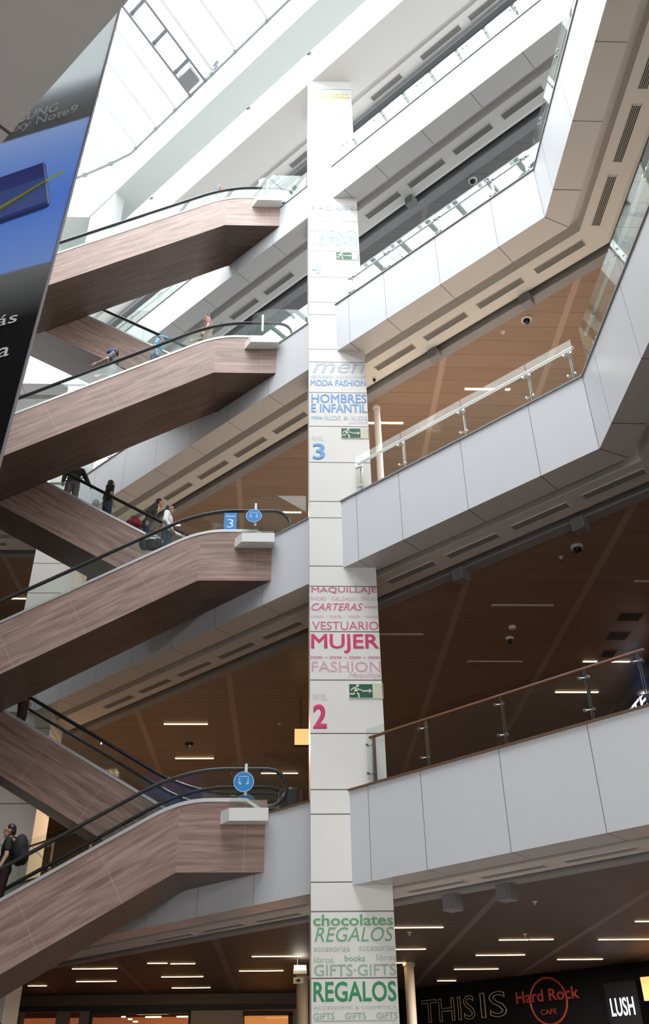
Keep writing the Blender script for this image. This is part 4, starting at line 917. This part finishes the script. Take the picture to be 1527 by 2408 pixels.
def person(loc, rz, label, shirt, trousers, skin=SKIN, hair=HAIR, S=1.06, lean=0.0, head_yaw=0.0, head_pitch=0.0, arms=None, legs=None, long_hair=False, shorts=False, sleeve=.5, long_sleeve=False, cap=None, skirt=False, shoes=BLACKM):
    """faces +Y in its own frame; feet at the origin. arms = {-1: (elbow, wrist), 1: ...}"""
    root = tag(empty('person', loc, rz), label, 'person'); root.scale = (S, S, S)
    hipz = .93; Ll = math.tan(lean)
    def up_(p): p = Vector(p); return Vector((p.x, p.y + max(0, p.z - hipz) * Ll, p.z))
    chest, neck, sh = up_((0, -.01, 1.28)), up_((0, -.01, 1.47)), {s: up_((s * .18, -.015, 1.405)) for s in (-1, 1)}
    hc = up_((0, .02, 1.60)); R = Matrix.Rotation(head_yaw, 3, 'Z') @ Matrix.Rotation(head_pitch, 3, 'X')
    H = lambda p: hc + R @ Vector(p)
    arms = arms or {}; legs = legs or {}
    el, wr = {}, {}
    for s in (-1, 1):
        a = arms.get(s)
        el[s], wr[s] = (Vector(a[0]), Vector(a[1])) if a else (up_((s * .235, -.03, 1.13)), up_((s * .25, .06, .89)))
    kn, an = {}, {}
    for s in (-1, 1):
        a = legs.get(s); kn[s], an[s] = (Vector(a[0]), Vector(a[1])) if a else (Vector((s * .10, .02, .50)), Vector((s * .105, -.02, .09)))
    bm = bmesh.new()
    ellipsoid(bm, chest, (.165, .105, .19)); ellipsoid(bm, up_((0, .0, 1.08)), (.14, .10, .16)); ellipsoid(bm, (0, 0, .94), (.165, .115, .13))
    capsule(bm, up_((-.13, -.01, 1.395)), up_((.13, -.01, 1.395)), .065, .065); capsule(bm, neck + Vector((0, 0, -.06)), hc + Vector((0, -.02, -.05)), .058, .052)
    ellipsoid(bm, H((0, -.005, .025)), (.076, .095, .098), R); ellipsoid(bm, H((0, .025, -.05)), (.056, .062, .068), R)      # skull, jaw
    capsule(bm, H((0, .088, .012)), H((0, .108, -.022)), .010, .016, 8); ellipsoid(bm, H((0, .075, -.066)), (.026, .016, .011), R); ellipsoid(bm, H((0, .072, -.098)), (.024, .018, .018), R)
    for s in (-1, 1):
        ellipsoid(bm, H((s * .034, .076, .032)), (.024, .014, .008), R); ellipsoid(bm, H((s * .078, -.005, -.005)), (.011, .020, .033), R)
        capsule(bm, sh[s], el[s], .050, .040); capsule(bm, el[s], wr[s], .040, .027); hand(bm, wr[s], wr[s] - el[s], s, .55)
        capsule(bm, (s * .09, 0, .90), kn[s], .082, .055); capsule(bm, kn[s], an[s], .055, .037); ellipsoid(bm, kn[s] * .6 + an[s] * .4 + Vector((0, -.02, 0)), (.05, .052, .10))
        capsule(bm, an[s] + Vector((0, -.03, -.045)), an[s] + Vector((s * .02, .15, -.055)), .040, .032)
    body = fused('body', bm, .0085, skin, root)
    bm = bmesh.new(); c = .016                                        # top
    ellipsoid(bm, chest, (.165 + c, .105 + c, .19 + c)); ellipsoid(bm, up_((0, 0, 1.08)), (.145 + c, .105 + c, .19)); ellipsoid(bm, up_((0, 0, .96)), (.168 + c, .118 + c, .10))
    capsule(bm, up_((-.13, -.01, 1.39)), up_((.13, -.01, 1.39)), .066 + c, .066 + c)
    for s in (-1, 1):
        e = el[s] if long_sleeve else sh[s].lerp(el[s], .62); capsule(bm, sh[s], e, .052 + c, .044 + c)
        if long_sleeve: capsule(bm, el[s], el[s].lerp(wr[s], .9), .044 + c, .034 + c * .6)
    fused('top', bm, .012, shirt, root, 3)
    bm = bmesh.new()                                                  # lower garment
    ellipsoid(bm, (0, 0, .93), (.172 + c * .6, .122 + c * .6, .13))
    for s in (-1, 1):
        if skirt: capsule(bm, (s * .07, 0, .88), (s * .09, .0, .52), .115, .13)
        else:
            capsule(bm, (s * .09, 0, .89), kn[s], .084 + c, .062 + c)
            if not shorts: capsule(bm, kn[s], an[s] + Vector((0, 0, .02)), .062 + c, .046 + c)
    if skirt: capsule(bm, (0, 0, .86), (0, 0, .53), .13, .14)
    fused('skirt' if skirt else ('shorts' if shorts else 'trousers'), bm, .012, trousers, root, 3)
    for s in (-1, 1):
        bm = bmesh.new(); capsule(bm, an[s] + Vector((0, -.035, -.042)), an[s] + Vector((s * .02, .16, -.052)), .048, .040); fused('shoe', bm, .010, shoes, root, 2)
        bm = bmesh.new(); ellipsoid(bm, H((s * .033, .087, .014)), (.013, .006, .006), R); me = bpy.data.meshes.new('eye'); bm.to_mesh(me); bm.free(); me.materials.append(EYEM); o = bpy.data.objects.new('eye', me); COL.objects.link(o); o.parent = body
    bm = bmesh.new()
    ellipsoid(bm, H((0, -.022, .045)), (.086, .092, .092), R); ellipsoid(bm, H((0, -.055, .0)), (.076, .062, .085), R)
    if long_hair:
        ellipsoid(bm, H((0, -.07, -.10)), (.085, .055, .16), R); capsule(bm, H((0, -.07, -.1)), H((0, -.085, -.33)), .075, .05)
        for s in (-1, 1): capsule(bm, H((s * .075, -.02, .03)), H((s * .085, -.03, -.22)), .03, .03)
    fused('hair', bm, .009, hair, root, 2)
    if cap:
        bm = bmesh.new(); ellipsoid(bm, H((0, -.01, .065)), (.092, .108, .078), R); capsule(bm, H((-.03, .08, .055)), H((.0, .155, .045)), .05, .04); capsule(bm, H((.03, .08, .055)), H((.0, .155, .045)), .05, .04); fused('cap', bm, .009, cap, root, 2)
    return root
def step_z(kind, L, x):
    r, zs, TH = ESC[kind, L]; return zs(x, .8) + TH - 0.25
def cloth(name, c, **kw): return simple(name, c, .8, var=.12, scale=6, **kw)
BLK = cloth('black_cotton', (.012, .012, .014)); MAR = cloth('dark_maroon_denim', (.035, .008, .012)); WHT = cloth('white_shirt_cotton', (.72, .72, .76)); NAVY = cloth('navy_denim', (.02, .04, .11)); GRYC = cloth('grey_cotton', (.20, .19, .20)); DGR = cloth('charcoal_cotton', (.045, .045, .05))
BLU = cloth('blue_cotton', (.10, .16, .45)); CYA = cloth('pale_blue_cotton', (.20, .48, .70)); DEN = cloth('blue_denim', (.08, .18, .34)); STR = cloth('striped_cotton', (.40, .22, .22)); KHA = cloth('khaki_cotton', (.42, .36, .26)); SLATE = cloth('slate_vest', (.16, .17, .19))
RX = -pi / 2           # facing +X (riding up to the right)
def place(kind, L, x, Y, *a, **kw): return person((x, Y, step_z(kind, L, x)), *a, **kw)
p1 = place('A', 2, -5.42, 18.02, RX * -1 + .15, 'person in black tee shirt with black backpack on the lowest near escalator, bottom left', BLK, MAR, S=1.07, head_yaw=.1, arms={1: ((.27, .05, 1.16), (.20, .28, 1.02))})
p2 = place('A', 3, -3.0, 18.0, RX, 'person in white shirt with dark vest and black bag riding to the level three sign', WHT, NAVY, skin=SKIN2, S=1.05, arms={-1: ((-.25, .06, 1.15), (-.22, .3, 1.03)), 1: ((.25, -.02, 1.14), (.22, .12, .93))}, long_sleeve=True)
p3 = place('B', 3, -5.95, 19.75, pi + .3, 'person in black top and grey shorts on the rear escalator, head hidden above', BLK, GRYC, shorts=True, long_sleeve=True, arms={-1: ((-.32, -.05, 1.18), (-.42, .0, .98))})
p4 = place('B', 3, -4.95, 19.8, -pi / 2 + .6, 'person with long black hair, dark top and blue jeans on the rear escalator', BLK, NAVY, long_hair=True, S=1.0)
p5 = place('B', 3, -3.85, 19.8, -pi / 2 + .2, 'person in charcoal top leaning forward with a red bag on the rear escalator', DGR, NAVY, S=1.04, lean=.35, long_sleeve=True, arms={1: ((.25, .0, 1.12), (.22, .0, .88))})
p6 = place('A', 4, -4.95, 18.1, RX + pi, 'person in blue cap and grey top on the level four escalator', GRYC, SLATE, S=1.11, cap=BLU, arms={1: ((.26, .1, 1.16), (.22, .33, 1.06)), -1: ((-.26, .1, 1.16), (-.22, .33, 1.06))})
p7 = place('A', 4, -3.82, 18.1, RX, 'person in pale blue top and jeans on the level four escalator', CYA, DEN, S=1.05, lean=.12, hair=HAIRB, cap=CYA)
p8 = place('A', 4, -2.45, 18.1, RX + pi, 'person in striped red and white top near the head of the level four escalator', STR, KHA, S=1.12, hair=HAIR, arms={1: ((.26, .1, 1.16), (.22, .34, 1.06))})
p9 = place('A', 5, -2.45, 18.15, RX, 'person with dark hair at the head of the topmost escalator, mostly hidden', GRYC, DEN, S=1.12)
q = G(.75, 1.75, ZT[3]); p10 = person(q, pi * .75, 'person behind the level three glass railing right of the column, only the head showing', BLK, NAVY, S=.9, skin=SKIN2)
q = (-6.2, 19.8, step_z('B', 2, -6.2)); p11 = person(q, -pi / 2, 'person in dark clothes on the lower rear escalator, only the legs showing', BLK, MAR)
# things they carry
def strap(parent, pts, mat, r=.014, name='strap'):
    mb = MB(); mb.tube(pts, r, 8); keep(mb.build(name, mat, smooth=True), parent)
def bag(name, loc, size, mat, label, cat, handles=True, rz=0.0):
    root = tag(empty(name, loc, rz), label, cat); bm = bmesh.new()
    a, b_, c = size
    for sx in (-1, 1):
        ellipsoid(bm, (sx * a * .3, 0, c * .38), (a * .24, b_ * .5, c * .38))
    ellipsoid(bm, (0, 0, c * .36), (a * .4, b_ * .52, c * .36)); ellipsoid(bm, (.05 * a, 0, c * .66), (a * .32, b_ * .36, c * .24))
    fused('body', bm, .012, mat, root, 2)
    if handles:
        for s in (-1, 1):
            mb = MB(); mb.tube([Vector((a * .28 * cos(t), s * b_ * .2, c * .75 + c * .34 * sin(t))) for t in [pi * k / 10 for k in range(11)]], .013, 8); mb.build('handle', mat, root, smooth=True)
    return root
LEATH = simple('black_bag_leather', (.018, .019, .020), .28, var=.3, scale=9)
z = step_z('A', 3, -3.3); bag('duffel_bag', (-3.30, 17.85, z + .62), (.56, .34, .46), LEATH, 'large black shiny bag carried by the person in the white shirt', 'bag')
z = step_z('A', 2, -5.1); root = tag(empty('backpack', (-5.19, 17.98, z + .92)), 'large black backpack on the person at the bottom left', 'backpack'); bm = bmesh.new(); ellipsoid(bm, (.02, 0, .25), (.15, .19, .30)); ellipsoid(bm, (.10, 0, .14), (.10, .16, .17)); fused('body', bm, .012, BLK, root, 2)
for s in (-1, 1): mb = MB(); mb.tube([(-.10, s * .10, .50), (-.20, s * .11, .52), (-.26, s * .12, .40), (-.22, s * .14, .2), (-.10, s * .13, .08)], .016, 8); mb.build('strap', BLK, root, smooth=True)
z = step_z('B', 3, -4.12); bag('handbag', (-4.15, 19.62, z + .58), (.40, .2, .30), cloth('red_bag_cloth', (.40, .015, .05)), 'red bag hanging from the leaning person on the rear escalator', 'bag')
z = step_z('B', 3, -5.2); bag('shopping_bag', (-5.22, 19.65, z + .42), (.30, .2, .36), cloth('white_bag_cloth', (.7, .68, .72)), 'white shopping bag beside the long haired person on the rear escalator', 'bag')
bpy.context.view_layer.update()
